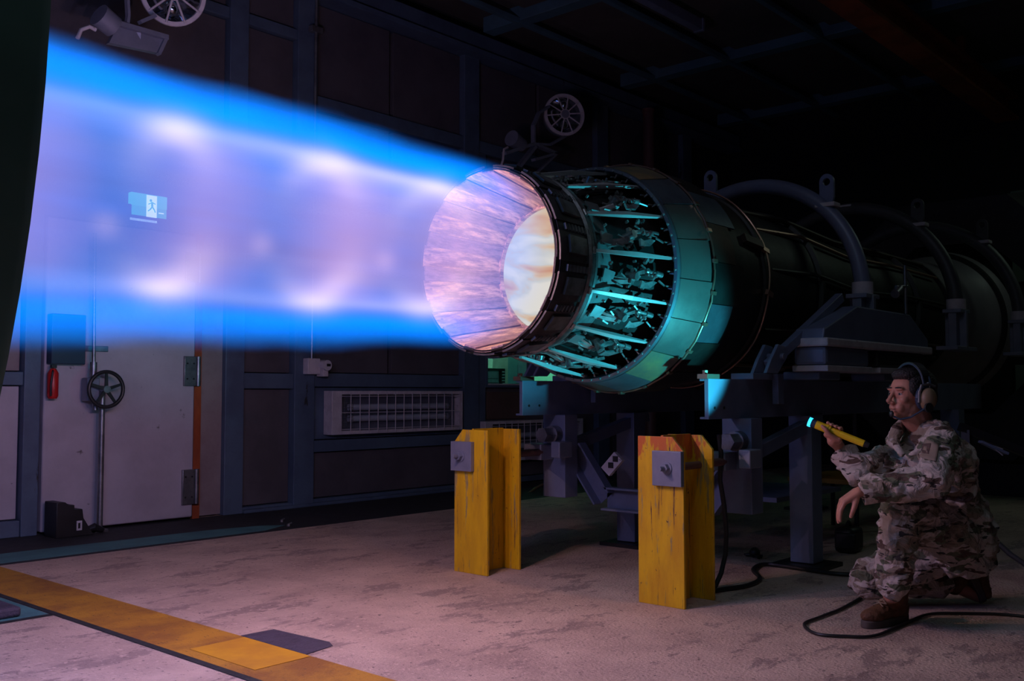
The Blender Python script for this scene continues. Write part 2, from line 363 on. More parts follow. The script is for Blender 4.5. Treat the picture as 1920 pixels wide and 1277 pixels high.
# infill panels, each one its own part
for x0, x1, z0, z1, mm in ((4.99, 5.53, .05, 1.10, m_panel), (4.99, 5.53, 1.24, 2.3, m_panel), (4.99, 5.53, 2.42, 4.4, m_panel), (4.99, 5.53, 4.5, 4.84, m_panel),
                           (5.76, 7.78, .06, .50, m_panel), (5.76, 7.78, .61, 1.12, m_frame), (5.76, 6.74, 1.25, 2.3, m_panel), (6.78, 7.78, 1.25, 2.3, m_panel),
                           (5.76, 6.74, 2.42, 3.78, m_panel), (6.78, 7.78, 2.42, 3.78, m_panel), (5.76, 6.74, 3.92, 4.84, m_panel), (6.78, 7.78, 3.92, 4.84, m_panel),
                           (8.02, 9.1, 3.92, 4.84, m_panel), (9.14, 10.25, 3.92, 4.84, m_panel), (8.15, 10.25, 1.96, 3.78, m_panel), (10.5, 12.35, 3.92, 4.84, m_panel),
                           (10.5, 12.35, .1, 3.78, m_panel), (3.22, 4.8, 2.6, 4.4, m_panel), (3.22, 4.8, 4.5, 4.84, m_panel), (.8, 3.1, 1.22, 4.84, m_beige), (.8, 3.1, .12, 1.12, m_door),
                           (8.15, 10.25, .08, 1.12, m_panel)):
    g = .008
    wp('wall_panel', x0 + g, x1 - g, z0 + g, z1 - g, 7.655, mm, bev=.004)
wp('beige_pier', 4.57, 4.80, .01, 2.42, 7.63, m_beige, label='beige painted strip of wall beside the blast door')
wp('window_board', 8.2, 8.86, .76, 1.07, 7.63, m_wood, label='brown board below the lit window')
wp('floor_channel', 4.99, 7.78, 0, .03, 7.55, m_frame)

# window into the control room
win = struct(MB().box((8.15, 7.60, 1.12), (9.95, 7.9, 1.15)).box((8.15, 7.60, 1.93), (9.95, 7.9, 1.96)).box((8.15, 7.60, 1.15), (8.19, 7.9, 1.93)).box((9.91, 7.60, 1.15), (9.95, 7.9, 1.93))
             .box((8.86, 7.60, 1.15), (8.93, 7.9, 1.93)).build('window_1', m_frame, bev=.004))
gm = bpy.data.materials.new('window_glass'); gm.use_nodes = True
gb = gm.node_tree.nodes['Principled BSDF']; gb.inputs['Transmission Weight'].default_value = 1; gb.inputs['Roughness'].default_value = 0; gb.inputs['IOR'].default_value = 1.02
gb.inputs['Base Color'].default_value = (.75, 1, .9, 1)
for a_, b_ in ((8.19, 8.86), (8.93, 9.91)):
    MB().box((a_, 7.74, 1.15), (b_, 7.746, 1.93)).build('pane', gm, win, smooth=False)
MB().box((8.19, 7.60, 1.15), (8.86, 7.7, 1.165)).build('sill', m_white, win, smooth=False)
struct(MB().box((8.0, 9.6, .5), (11.3, 9.7, 2.6)).build('wall_control_room', m_room, smooth=False))
struct(MB().box((7.9, 7.96, .5), (8.0, 9.7, 2.6)).build('wall_control_room_left', m_room, smooth=False))
struct(MB().box((11.3, 7.96, .5), (11.4, 9.7, 2.6)).build('wall_control_room_right', m_room, smooth=False))
struct(MB().box((7.9, 7.96, 2.6), (11.4, 9.7, 2.7)).build('ceiling_control_room', m_room, smooth=False))
struct(MB().box((7.9, 7.96, .4), (11.4, 9.7, .5)).build('floor_control_room', m_dk, smooth=False))
t = thing('desk', 'dark desk under the machines behind the lit green window', 'desk', (9, 8.3, .5))
MB().box((8.1, 8.02, 1.06), (10.6, 8.6, 1.10)).build('desk_top', m_dk, t)
for x in (8.15, 10.5): MB().box((x, 8.05, .5), (x + .05, 8.55, 1.06)).build('desk_leg', m_dk, t)
o = MB().prism([(8.24, 8.1, 1.10), (8.48, 8.1, 1.10), (8.50, 8.1, 1.42), (8.22, 8.1, 1.43)], (0, .05, 0)).build('display_board', m_dk)
tag(o, 'dark upright board standing at the left end of the lit window', 'board')
t = thing('printer', 'grey office machine with dark top seen through the lit window', 'machine', (8.9, 8.3, 1.1))
MB().box((8.64, 8.15, 1.10), (8.98, 8.5, 1.33)).build('body', m_white, t, bev=.01)
MB().box((8.62, 8.12, 1.33), (9.0, 8.5, 1.36)).box((8.98, 8.12, 1.10), (9.06, 8.5, 1.36)).build('cover', m_dk, t, bev=.004)
for k in range(3): MB().box((8.66, 8.145, 1.13 + .05 * k), (8.96, 8.15, 1.135 + .05 * k)).build('tray_slot', m_dk, t, smooth=False)
for k in range(6): MB().box((9.0, 8.11, 1.13 + .036 * k), (9.04, 8.12, 1.145 + .036 * k)).build('button', m_white, t, smooth=False)
o = MB().box((9.3, 8.55, 1.10), (9.75, 8.75, 1.9)).build('filing_cabinet', m_beige, bev=.01); tag(o, 'dim tan cabinet behind the darker right window pane', 'cabinet')

# blast door
dr = struct(MB().box((3.235, 7.56, .02), (4.49, 7.70, 2.40)).build('door_1', m_door, bev=.012))
MB().box((4.50, 7.58, .0), (4.565, 7.71, 2.42)).build('door_seal', m_orange, dr, smooth=False)
for z0, z1 in ((1.12, 1.37), (.13, .42), (2.0, 2.25)):
    MB().box((4.38, 7.535, z0), (4.49, 7.56, z1)).build('hinge_plate', m_steel, dr, bev=.004)
    MB().cyl((4.515, 7.55, z0), (4.515, 7.55, z1), .022).build('hinge_barrel', m_steel, dr)
    for k in range(4): MB().cyl((4.405 + .06 * (k % 2), 7.53, z0 + .06 + (k // 2) * (z1 - z0 - .12)), (4.405 + .06 * (k % 2), 7.54, z0 + .06 + (k // 2) * (z1 - z0 - .12)), .008, n=6).build('bolt', m_dk, dr)
MB().box((3.53, 7.54, 1.385), (3.72, 7.56, 1.43)).build('latch_bar', m_steel, dr, bev=.004)

# hand wheel on its post
t = thing('valve_wheel_stand', 'black five-spoked hand wheel on a thin post before the pale door', 'valve', (3.66, 7.42, 0))
wc = Vector((3.62, 7.36, 1.09))
MB().tube([wc + Vector((math.cos(q) * .135, 0, math.sin(q) * .135)) for q in [2 * PI * i / 40 for i in range(41)]], .015).build('wheel_rim', m_black, t)
for k in range(5):
    q = PI / 2 + 2 * PI * k / 5
    MB().bar(wc, wc + Vector((math.cos(q) * .13, 0, math.sin(q) * .13)), .028, .014, .018, .012, up=(0, 1, 0)).build('spoke', m_black, t)
MB().cyl(wc + Vector((0, -.02, 0)), wc + Vector((0, .10, 0)), .028).build('hub', m_steel, t)
MB().box((3.50, 7.42, 1.0), (3.60, 7.52, 1.18)).build('gear_box', m_plate, t, bev=.01)
MB().cyl((3.62, 7.42, .02), (3.62, 7.42, 1.1), .022).build('post', m_steel, t)
MB().cyl((3.575, 7.44, .93), (3.575, 7.44, 1.0), .02).cyl((3.56, 7.45, 1.18), (3.56, 7.45, 1.30), .026).build('fitting', m_steel, t)
MB().box((3.57, 7.38, 0), (3.67, 7.46, .02)).build('foot', m_steel, t)
MB().cyl((3.56, 7.45, 1.30), (3.545, 7.45, 2.3), .014).build('riser_pipe', m_steel, t)
o = MB().box((3.245, 7.47, 1.28), (3.505, 7.555, 1.66)).build('switch_cabinet', m_dkblue, bev=.006); tag(o, 'dark blue flat cabinet hanging on the door under the flame', 'cabinet')
t = thing('fire_extinguisher', 'red fire extinguisher below the dark cabinet at the left post', 'extinguisher', (3.26, 7.47, 1.0))
MB().lathe([(0, .0), (0, .03), (.02, .04), (.19, .04), (.225, .02), (.23, 0)], c=(0, 0, 0), n=20).xf(Matrix.Translation((3.27, 7.49, 1.02)) @ Matrix.Rotation(-PI / 2, 4, 'Y')).build('bottle', m_red, t)
MB().tube([(3.27, 7.49, 1.24), (3.25, 7.45, 1.22), (3.235, 7.44, 1.12), (3.24, 7.45, 1.04)], .007).build('hose', m_black, t)
MB().box((3.25, 7.47, 1.25), (3.29, 7.5, 1.275)).build('valve_head', m_black, t, bev=.003)
t = thing('floor_equipment', 'low black box with a small white label at the foot of the door', 'box', (3.35, 7.4, 0))
MB().prism([(3.235, 7.3, .0), (3.52, 7.3, .0), (3.44, 7.3, .13), (3.43, 7.3, .20), (3.37, 7.3, .20), (3.37, 7.3, .235), (3.33, 7.3, .235), (3.30, 7.3, .26), (3.235, 7.3, .26)], (0, .2, 0)).build('body', m_black, t, bev=.006)
MB().box((3.385, 7.294, .045), (3.425, 7.30, .115)).build('label_plate', m_white, t, smooth=False)
MB().box((3.395, 7.290, .06), (3.41, 7.295, .10)).build('switch', m_black, t, smooth=False)
o = MB().tube([(3.50, 7.38, .13), (3.55, 7.36, .15), (3.62, 7.36, .12)], [.022, .03, .018]).build('nozzle_gun', m_black); tag(o, 'small black nozzle sticking out beside the black floor box', 'tool'); o.location.z -= .10

# exit sign
t = thing('exit_sign', 'lit green running man exit sign showing through the flame', 'sign', (4.08, 7.6, 2.5))
e0, e1 = at(245, 403, 1, 7.60), at(314, 370, 1, 7.60)
ex = lambda t_: e0.x + (e1.x - e0.x) * t_
ez = lambda t_: e0.z + (e1.z - e0.z) * t_
MB().box((e0.x, 7.60, e0.z), (e1.x, 7.65, e1.z)).build('sign_box', m_sign, t, bev=.006)
MB().box((ex(.42), 7.595, ez(.02)), (ex(.70), 7.60, ez(.96))).build('door_pictogram', m_signw, t, smooth=False)
MB().box((ex(-.02), 7.60, e0.z - .04), (ex(.72), 7.65, e0.z - .02)).build('lamp_slit', m_signw, t, smooth=False)
rm = MB(); cx, cz, yy = ex(.56), ez(.5), 7.589
rm.cyl((cx - .012, yy, cz + .045), (cx - .012, yy + .004, cz + .045), .011)
for p, q, w in (((0, .035), (.002, -.005), .018), ((0, .03), (-.032, .012), .008), ((.0, .03), (.03, .02), .008), ((.002, -.005), (-.016, -.03), .011), ((-.016, -.03), (-.035, -.045), .009),
                ((.002, -.005), (.022, -.03), .011), ((.022, -.03), (.03, -.05), .009)):
    rm.bar((cx + p[0], yy + .003, cz + p[1]), (cx + q[0], yy + .003, cz + q[1]), w, .004, up=(0, 1, 0))
rm.build('running_figure', m_sign, t, smooth=False)
MB().bar((ex(.76), 7.598, ez(.25)), (ex(.9), 7.598, ez(.25)), .008, .004, up=(0, 1, 0)).build('arrow', m_signw, t, smooth=False)

# conduits and junction box
t = thing('junction_box', 'pale grey junction box with a round cover and conduit on the wall post', 'electrical box', (5.72, 7.5, 1.25))
MB().box((5.62, 7.50, 1.235), (5.76, 7.58, 1.385)).build('back_box', m_white, t, bev=.006)
MB().cyl((5.80, 7.44, 1.32), (5.80, 7.55, 1.32), .05, .055, n=20).build('round_cover', m_white, t)
MB().box((5.765, 7.46, 1.215), (5.825, 7.56, 1.30)).build('socket', m_white, t, bev=.004)
MB().box((5.79, 7.432, 1.31), (5.83, 7.44, 1.335)).build('dial', m_black, t, smooth=False)
MB().cyl((5.69, 7.54, 1.385), (5.705, 7.54, 5.0), .016).build('conduit', m_steel, t)
MB().box((5.64, 7.52, 4.50), (5.77, 7.58, 4.56)).build('conduit_clamp', m_steel, t, bev=.004)
o = MB().cyl((10.95, 7.25, 0), (10.95, 7.25, 4.83), .075).cyl((10.95, 7.25, 4.8), (10.95, 7.25, 4.84), .085).build('rust_pipe', m_rustp); tag(o, 'rusty vertical pipe behind the nozzle under the ceiling', 'pipe')

# heaters
def heater(x0, x1, z0, z1, label, n):
    t = thing('wall_heater', label, 'heater', ((x0 + x1) / 2, 7.5, z0), 'radiant heaters on the back wall')
    f = MB()
    f.box((x0, 7.52, z0), (x0 + .12, 7.65, z1)).box((x1 - .03, 7.52, z0), (x1, 7.65, z1)).box((x0 + .12, 7.525, z0), (x1 - .03, 7.65, z0 + .035)).box((x0 + .12, 7.525, z1 - .035), (x1 - .03, 7.65, z1))
    f.build('housing', m_white, t, bev=.004)
    MB().box((x0 + .12, 7.62, z0 + .035), (x1 - .03, 7.65, z1 - .035)).build('reflector', m_reflect, t, smooth=False)
    for k in (.36, .62):
        MB().cyl((x0 + .25, 7.58, z0 + (z1 - z0) * k), (x1 - .18, 7.58, z0 + (z1 - z0) * k), .032).build('heating_tube', m_tube, t)
    for e0, e1 in ((x0 + .15, x0 + .27), (x1 - .24, x1 - .14)):
        g = MB()
        for k in range(7): g.box((e0, 7.54, z0 + .07 + k * (z1 - z0 - .14) / 6), (e1, 7.543, z0 + .074 + k * (z1 - z0 - .14) / 6))
        for k in range(6): g.box((e0 + k * (e1 - e0) / 5, 7.54, z0 + .07), (e0 + .003 + k * (e1 - e0) / 5, 7.543, z1 - .07))
        g.build('mesh_screen', m_steel, t, smooth=False)['kind'] = 'stuff'
    for k in range(n):
        x = x0 + .22 + (x1 - x0 - .28) * k / (n - 1)
        MB().cyl((x, 7.51, z0 + .01), (x, 7.51, z1 - .01), .0045, n=6).build('guard_wire', m_white, t)
    for k in (.12, .5, .88):
        MB().cyl((x0 + .1, 7.505, z0 + (z1 - z0) * k), (x1 - .02, 7.505, z0 + (z1 - z0) * k), .0035, n=6).build('guard_wire', m_white, t)
    return t
heater(5.92, 7.70, .66, 1.08, 'wide wall heater behind a wire guard, left of the yellow posts', 14)
heater(8.06, 9.85, .28, .74, 'wall heater partly hidden behind the left yellow post', 15)

# ceiling and its beams
ce = struct(MB().box((-2.5, -1.5, 5.3), (14, 7.9, 5.4)).build('ceiling', m_ceil, smooth=False))
def cb(name, a, b, m=m_beam): return MB().box(a, b).build(name, m, ce, bev=.006, smooth=False)
for x in (5.5, 8.08, 10.75, 13.3): cb('ceiling_beam', (x - .09, -1.4, 5.13), (x + .09, 7.5, 5.3))
for y in (6.98, 5.90, 4.70, 2.4, 1.2): cb('ceiling_rail', (2, y - .03, 5.10), (13.9, y + .03, 5.16)); cb('ceiling_rail_lip', (2, y + .05, 5.14), (13.9, y + .08, 5.17))
for i, x in enumerate((2.6, 5.7, 8.27, 10.94)):
    for y0, y1 in ((-1.3, 1.1), (1.3, 2.3), (2.5, 4.6), (4.8, 5.8), (6.0, 6.88)):
        cb('ceiling_panel', (x, y0, 5.24), (x + (2.4 if i != 1 else 2.28), y1, 5.298), m_ceil)
t = thing('ceiling_lamp_or_fill', 'unlit blue-grey strip lamp housing under the ceiling at the top edge', 'lamp', (8.6, 5.5, 5.0))
MB().box((6.9, 5.42, 5.0), (9.25, 5.52, 5.12)).build('housing', m_stand, t, bev=.006)
MB().box((9.25, 5.41, 4.99), (9.29, 5.53, 5.13)).build('end_cap', m_stand, t, bev=.004)
t = thing('ceiling_lamp_or_fill', 'added housing of a fill light above the camera, out of view', 'lamp', (2.4, 1.6, 4.95))  # housing made up to hold the first fill light
MB().box((1.2, 1.5, 4.95), (3.6, 1.7, 5.05)).build('housing', m_stand, t, bev=.006)
o = MB().box((6.5, 3.46, 4.62), (13.9, 3.74, 4.66)).box((6.5, 3.58, 4.66), (13.9, 3.62, 4.9)).box((6.5, 3.46, 4.9), (13.9, 3.74, 4.94)).box((9, 3.56, 4.94), (9.1, 3.64, 5.3)).box((12, 3.56, 4.94), (12.1, 3.64, 5.3)).build('crane_beam', m_crane, smooth=False)
tag(o, 'rust red crane beam running under the dark ceiling', 'beam')
t = thing('ceiling_lamp_or_fill', 'added housing of the second fill light behind the camera, out of view', 'lamp', (-1.2, .3, 4.95))  # body added for the fill light behind the camera
MB().box((-2.3, .2, 4.95), (-.1, .4, 5.05)).build('housing', m_stand, t, bev=.006)
t = thing('ceiling_lamp_or_fill', 'added housing of the third fill light far right above the dark end of the cell, out of view', 'lamp', (11.2, .6, 4.95))  # body added for the far right fill light
MB().box((10.1, .5, 4.95), (12.3, .7, 5.05)).build('housing', m_stand, t, bev=.006)
# end wall with pale panels
we = struct(MB().box((14, -1.5, 0), (14.2, 7.9, 5.4)).build('wall_right', m_backing, smooth=False))
for y0, y1, z0, z1 in ((2.62, 2.92, 1.5, 3.75), (3.0, 3.6, 2.5, 3.7), (2.1, 2.52, 1.5, 3.75), (1.0, 2.0, 1.5, 3.75), (2.1, 3.6, .3, 1.42)):
    MB().box((13.95, y0, z0), (14.0, y1, z1)).build('wall_panel', m_end, we, bev=.004, smooth=False)
struct(MB().box((-2.6, -1.5, 0), (-2.5, 7.9, 5.4)).build('wall_left', m_backing, smooth=False))
struct(MB().box((-2.5, -1.6, 0), (14, -1.5, 5.4)).build('wall_front', m_backing, smooth=False))

# ------------------------------------------------------------------ flood lamps on wall brackets
def flood(c, face, R, label, br):
    t = thing('flood_lamp', label, 'lamp', c, 'caged flood lamps on the back wall')
    q = Vector(face).to_track_quat('Z', 'Y').to_matrix().to_4x4(); Mx = Matrix.Translation(c) @ q
    rot = Matrix.Rotation(PI / 2, 4, 'Y') @ Matrix.Identity(4)
    def L_(prof, n=40):                  # profile (z, r) about local Z
        b = MB(); b.lathe([(z, r) for z, r in prof], c=(0, 0, 0), n=n); return b.xf(Mx @ Matrix.Rotation(-PI / 2, 4, 'Y'))
    L_([(0, R), (.03, R), (.035, R * .98), (.035, R * .86), (0, R * .84)]).build('front_ring', m_white, t)
    L_([(0, R * .97), (-.10, R * .93), (-.2, R * .55), (-.22, 0)]).build('lamp_body', m_plate, t)
    L_([(.0, R * .86), (-.04, R * .7), (-.09, R * .4), (-.11, 0)]).build('reflector', m_glass, t)
    L_([(.05, R * .2), (.06, R * .2), (.06, 0)], 16).build('cage_hub', m_plate, t)
    L_([(.045, R * .235), (.06, R * .235), (.06, R * .2), (.045, R * .2), (.045, R * .235)], 16).build('cage_hub_ring', m_white, t)
    for k in range(10):
        a = 2 * PI * (k + .2) / 10
        b = MB().cyl((math.cos(a) * R * .2, math.sin(a) * R * .2, .055), (math.cos(a) * R * .93, math.sin(a) * R * .93, .04), .008, n=6); b.xf(Mx); b.build('cage_wire', m_white, t)
    for s in (-.45, .45):
        b = MB().sphere((0, s * R, -.01), R * .26); b.xf(Mx); b.build('bulb', m_glass, t)
    for name, pts, w in br:
        b = MB()
        for p, q_ in zip(pts, pts[1:]): b.bar(Vector(c) + Vector(p), Vector(c) + Vector(q_), w, w * .5)
        b.build(name, m_plate, t)
    return t
lc = at(1057, 216, 1, 7.0)
def rel(u, v, y=7.0): return tuple(at(u, v, 1, y) - lc)
t = flood(lc, (-.55, -.85, -.02), .245, 'round caged flood lamp above the nozzle on bent bracket arms',
      [('yoke', [rel(1028, 200), rel(1010, 212), rel(1000, 235), rel(1000, 268)], .05), ('arm', [rel(1060, 255), rel(1030, 272), rel(1000, 270)], .05),
       ('bracket_leg', [rel(1000, 270), rel(945, 288)], .07), ('bracket_leg', [rel(1005, 272), rel(1042, 288), rel(1000, 300)], .06),
       ('bracket_leg', [rel(1002, 275), rel(968, 318), rel(960, 330)], .07), ('bracket_leg', [rel(1042, 290), rel(1005, 325)], .04)])
q = at(968, 265, 1, 7.0)
MB().cyl(q + Vector((-.08, 0, .02)), q + Vector((.12, .02, -.02)), .09, .07).build('ballast', m_plate, t)
MB().tube([at(952, 276, 1, 7.0), at(945, 280, 1, 7.0), at(943, 300, 1, 7.0), at(940, 310, 1, 7.0)], .012).build('cable', m_white, t)
MB().bar(at(965, 325, 1, 7.0), at(965, 325, 1, 7.66), .1, .1).build('wall_mount', m_plate, t)
lc = at(324, -12, 1, 6.6)
def rel(u, v, y=6.6): return tuple(at(u, v, 1, y) - lc)
t = flood(lc, (-.33, -.9, -.25), .235, 'caged flood lamp cut by the top edge above the flame',
      [('yoke', [rel(238, -5), rel(240, 30), rel(238, 44)], .04), ('arm', [rel(290, 30), rel(262, 42)], .05), ('bracket_leg', [rel(222, 46), rel(312, 72)], .07), ('bracket_leg', [rel(310, 72), rel(296, 102)], .05)])
o = MB().prism([at(222, 44, 1, 6.6), at(312, 72, 1, 6.6), at(300, 100, 1, 6.6), at(205, 80, 1, 6.6)], (0, .05, 0)).build('bracket_plate', m_plate, t)
q = at(203, 38, 1, 6.6); MB().cyl(q + Vector((-.07, 0, .02)), q + Vector((.05, .02, -.03)), .085, .08).build('ballast', m_plate, t)
MB().tube([at(180, 56, 1, 6.6), at(168, 50, 1, 6.6), at(152, 56, 1, 6.6), at(145, 72, 1, 6.6)], .014).build('cable', m_white, t)
MB().bar(at(250, 70, 1, 6.62), at(250, 70, 1, 7.6), .1, .1).build('wall_mount', m_plate, t)

# ------------------------------------------------------------------ exhaust duct on the left
t = thing('exhaust_duct', 'dark green round mouth of the exhaust duct swallowing the flame', 'duct', (.68, 3.365, .03))
dc = (0, 3.365, 1.804)
MB().lathe([(.66, 1.73), (.68, 1.75), (.68, 1.77), (.66, 1.785), (.3, 1.80), (-2.4, 1.80), (-2.4, 1.73)], c=dc, n=96, closed=True).build('duct_shell', m_duct, t)
for x in (.38, -.4, -1.2): MB().lathe([(x, 1.8), (x, 1.86), (x + .05, 1.86), (x + .05, 1.8)], c=dc, n=96, closed=True).build('duct_rib', m_duct, t)
for y in (2.3, 4.4): [MB().box((x, y - .1, 0), (x + .3, y + .1, .5)).build('duct_foot', m_duct, t) for x in (-1.6, 0)]

# ------------------------------------------------------------------ flame
def flame_material():
    M = bpy.data.materials.new('flame_gas'); M.use_nodes = True; nt = M.node_tree; N = nt.nodes; L = nt.links; N.clear()
    out = N.new('ShaderNodeOutputMaterial'); em = N.new('ShaderNodeEmission'); L.new(em.outputs[0], out.inputs['Volume'])
    tc = N.new('ShaderNodeTexCoord'); sp_ = N.new('ShaderNodeSeparateXYZ'); L.new(tc.outputs['Object'], sp_.inputs[0])
    x, y, z = (X(nt, sp_.outputs[i]) for i in range(3))
    s = x * -1.0
    def nz(st, scale, detail=2):
        mp = N.new('ShaderNodeMapping'); mp.inputs['Scale'].default_value = st; L.new(tc.outputs['Object'], mp.inputs[0])
        n = N.new('ShaderNodeTexNoise'); n.inputs['Scale'].default_value = scale; n.inputs['Detail'].default_value = detail
        L.new(mp.outputs[0], n.inputs['Vector']); return X(nt, n.outputs['Fac'])
    n1 = nz((.45, 2.2, 2.2), 2.2); n2 = nz((.14, 6, 6), 2.0)
    zc = z - .014
    R = s * .028 + .438
    rho = (y.sq() + zc.sq()).sqrt() / R
    n3 = nz((.9, 3, 3), 3.0, 3)
    rho = rho + ((n1 - .5) * .20 + (n3 - .5) * .16 * rho.step(.6, 1.)) * s.step(0, 1.2)
    edge = rho.step(.88, 1.08, 1, 0)
    top = z.step(-.4, .5, .8, 1.12)
    blue = x.step(-.22, .05, 1., .12) * rho.step(.68, .86) * edge * top * (n2 * .8 + .6)
    inb = rho.step(.62, .86, 1, 0)
    fc = x.step(-.55, .05, 1., .10)
    sheath = fc * rho.gauss(.66, .065) * (n2 * 1.4 + .3) * z.step(-.3, .4, .9, 1.7)
    near = s.step(.2, 2.2, 1, 0); inb = inb * fc
    bpar = (s * (2 * PI / .66) - (2 * PI * .28 / .66))._m('COSINE') * .5 + .5     # cell pattern along the jet
    cell = fc * bpar.step(.25, .75) * rho.step(.5, .72, 1, 0)
    rings = None
    for c0, c1 in ((.40, .065), (1.05, .075), (1.73, .085)):
        g = s.gauss(c0, c1) * rho.gauss(.62, .11) * ((z.sq() + .0005) / (y.sq() + z.sq() + .001)) * 1.5
        rings = g if rings is None else rings + g
    cone = None                                       # oblique shocks crossing inside the cells
    for c0 in (.66, 1.31, 1.95):
        g = s.gauss(c0, .05) * (((z + .07).sq() + y.sq()).sqrt().gauss(0, .05))
        cone = g if cone is None else cone + g
    colr = near * .0 + 1.0
    r = inb * (near * .12 + .06) + sheath * (near * .50 + .26) + cell * (near * .34 + .34) + rings * 1.7 + cone * 2.2
    g = blue * .45 + inb * (near * .02 + .07) + sheath * (near * .26 + .32) + cell * (near * .12 + .13) + rings * 1.15 + cone * 1.3
    b = blue * 2.1 + inb * (n2 * .30 + .16) + sheath * .50 + cell * .14 + rings * .6 + cone * 1.0
    fade = x.step(-.05, .30, 1., .03)
    ab = N.new('ShaderNodeVolumeAbsorption'); ab.inputs['Color'].default_value = (0, 0, 0, 1); L.new(((inb * 1.6 + blue) * fade).k, ab.inputs['Density'])
    ad = N.new('ShaderNodeAddShader'); L.new(em.outputs[0], ad.inputs[0]); L.new(ab.outputs[0], ad.inputs[1]); L.new(ad.outputs[0], out.inputs['Volume'])
    cb_ = N.new('ShaderNodeCombineXYZ')
    for i, q in enumerate((r, g, b)): L.new((q * fade).k, cb_.inputs[i])
    L.new(cb_.outputs[0], em.inputs['Color']); em.inputs['Strength'].default_value = FLAME_K
    M.cycles.volume_step_rate = .5
    try: M.cycles.homogeneous_volume = False
    except Exception: pass
    return M
FLAME_K = 1.65
fl_t = thing('afterburner_flame', 'long blue and pink afterburner flame with shock diamonds', 'flame', (AX, AY, AZ))
fm = MB().lathe([(-3.6, 0), (-3.6, .75), (-2.2, .66), (-1.2, .60), (-.4, .53), (-.02, .475), (.0, .435), (.45, .33), (.48, 0)], c=(AX, AY, AZ), n=40)
fo = fm.build('flame_gas', flame_material(), fl_t, origin=(AX, AY, AZ))
def glow_mat():
    M = bpy.data.materials.new('white_hot_core'); M.use_nodes = True; nt = M.node_tree; N = nt.nodes; L = nt.links; N.clear()
    out = N.new('ShaderNodeOutputMaterial'); em = N.new('ShaderNodeEmission'); L.new(em.outputs[0], out.inputs[0])
    tc = N.new('ShaderNodeTexCoord'); mp = N.new('ShaderNodeMapping'); mp.inputs['Scale'].default_value = (1.2, 1.6, 3.2); mp.inputs['Location'].default_value = (.3, .2, .5)
    L.new(tc.outputs['Object'], mp.inputs[0])
    n = N.new('ShaderNodeTexNoise'); n.inputs['Scale'].default_value = 2.6; n.inputs['Detail'].default_value = 2.5; n.inputs['Distortion'].default_value = .5
    L.new(mp.outputs[0], n.inputs[0]); r = N.new('ShaderNodeValToRGB'); e = r.color_ramp.elements
    e[0].position = .30; e[0].color = (.72, .36, .20, 1); e[1].position = .62; e[1].color = (.90, .86, .76, 1)
    q = e.new(.42); q.color = (.82, .60, .38, 1); q = e.new(.5); q.color = (.72, .72, .66, 1)
    L.new(n.outputs[0], r.inputs[0]); L.new(r.outputs[0], em.inputs[0]); em.inputs[1].default_value = .80
    return M
MB().lathe([(.505, .340), (.60, .335), (.80, .31), (1.0, .2), (1.08, 0)], c=(AX, AY, AZ), n=48).build('flame_core', glow_mat(), fl_t)['label'] = 'white-hot flame inside the throat'

# ------------------------------------------------------------------ jet engine
eng = thing('jet_engine', 'bare jet engine on the test stand with a glowing open nozzle', 'engine', (6.5, AY, 1.1))
def rad(a): return Vector((0, -math.cos(a), math.sin(a)))
C0 = Vector((0, AY, AZ))
def petal(b, x0, r0, x1, r1, a, w0, w1, th, n=4, ribs=0):
    """curved plate between two rings, centred at angle a, half angles w0 w1"""
    pts = []
    for rr in (0, th):
        for i in range(n + 1):
            t_ = i / n; x = x0 + (x1 - x0) * t_; r = r0 + (r1 - r0) * t_ + rr; w = w0 + (w1 - w0) * t_
            for k in range(5):
                q = a + w * (k / 2 - 1); pts.append(C0 + Vector((x, 0, 0)) + rad(q) * r)
    f = []; m_ = (n + 1) * 5
    for i in range(n):
        for k in range(4):
            o_ = i * 5 + k; f.append((o_, o_ + 1, o_ + 6, o_ + 5)); f.append((m_ + o_, m_ + o_ + 5, m_ + o_ + 6, m_ + o_ + 1))
    for k in range(4): f.append((k, m_ + k, m_ + k + 1, k + 1)); o_ = n * 5 + k; f.append((o_, o_ + 1, m_ + o_ + 1, m_ + o_))
    for i in range(n):
        o_ = i * 5; f.append((o_, o_ + 5, m_ + o_ + 5, m_ + o_)); o_ += 4; f.append((o_, m_ + o_, m_ + o_ + 5, o_ + 5))
    return b.add(pts, f)
def ring_parts(n, ph, fn):
    first = fn(ph); obs = [first]
    return obs
def radial_copies(o, n, step=None):
    """o was built round angle ph; the copies turn about the engine axis and share its mesh"""
    step = 2 * PI / n if step is None else step
    res = [o]
    for k in range(1, n):
        c = o.copy(); COL.objects.link(c)
        c.matrix_parent_inverse = eng_inv.copy()
        c.matrix_basis = Matrix.Translation(C0) @ Matrix.Rotation(-step * k, 4, 'X') @ Matrix.Translation(-C0) @ o.matrix_basis
        res.append(c)
    return res
eng_inv = Matrix.Translation(-eng.location)
NF = 15; PH = math.radians(4); ST = 2 * PI / NF
hw = ST / 2
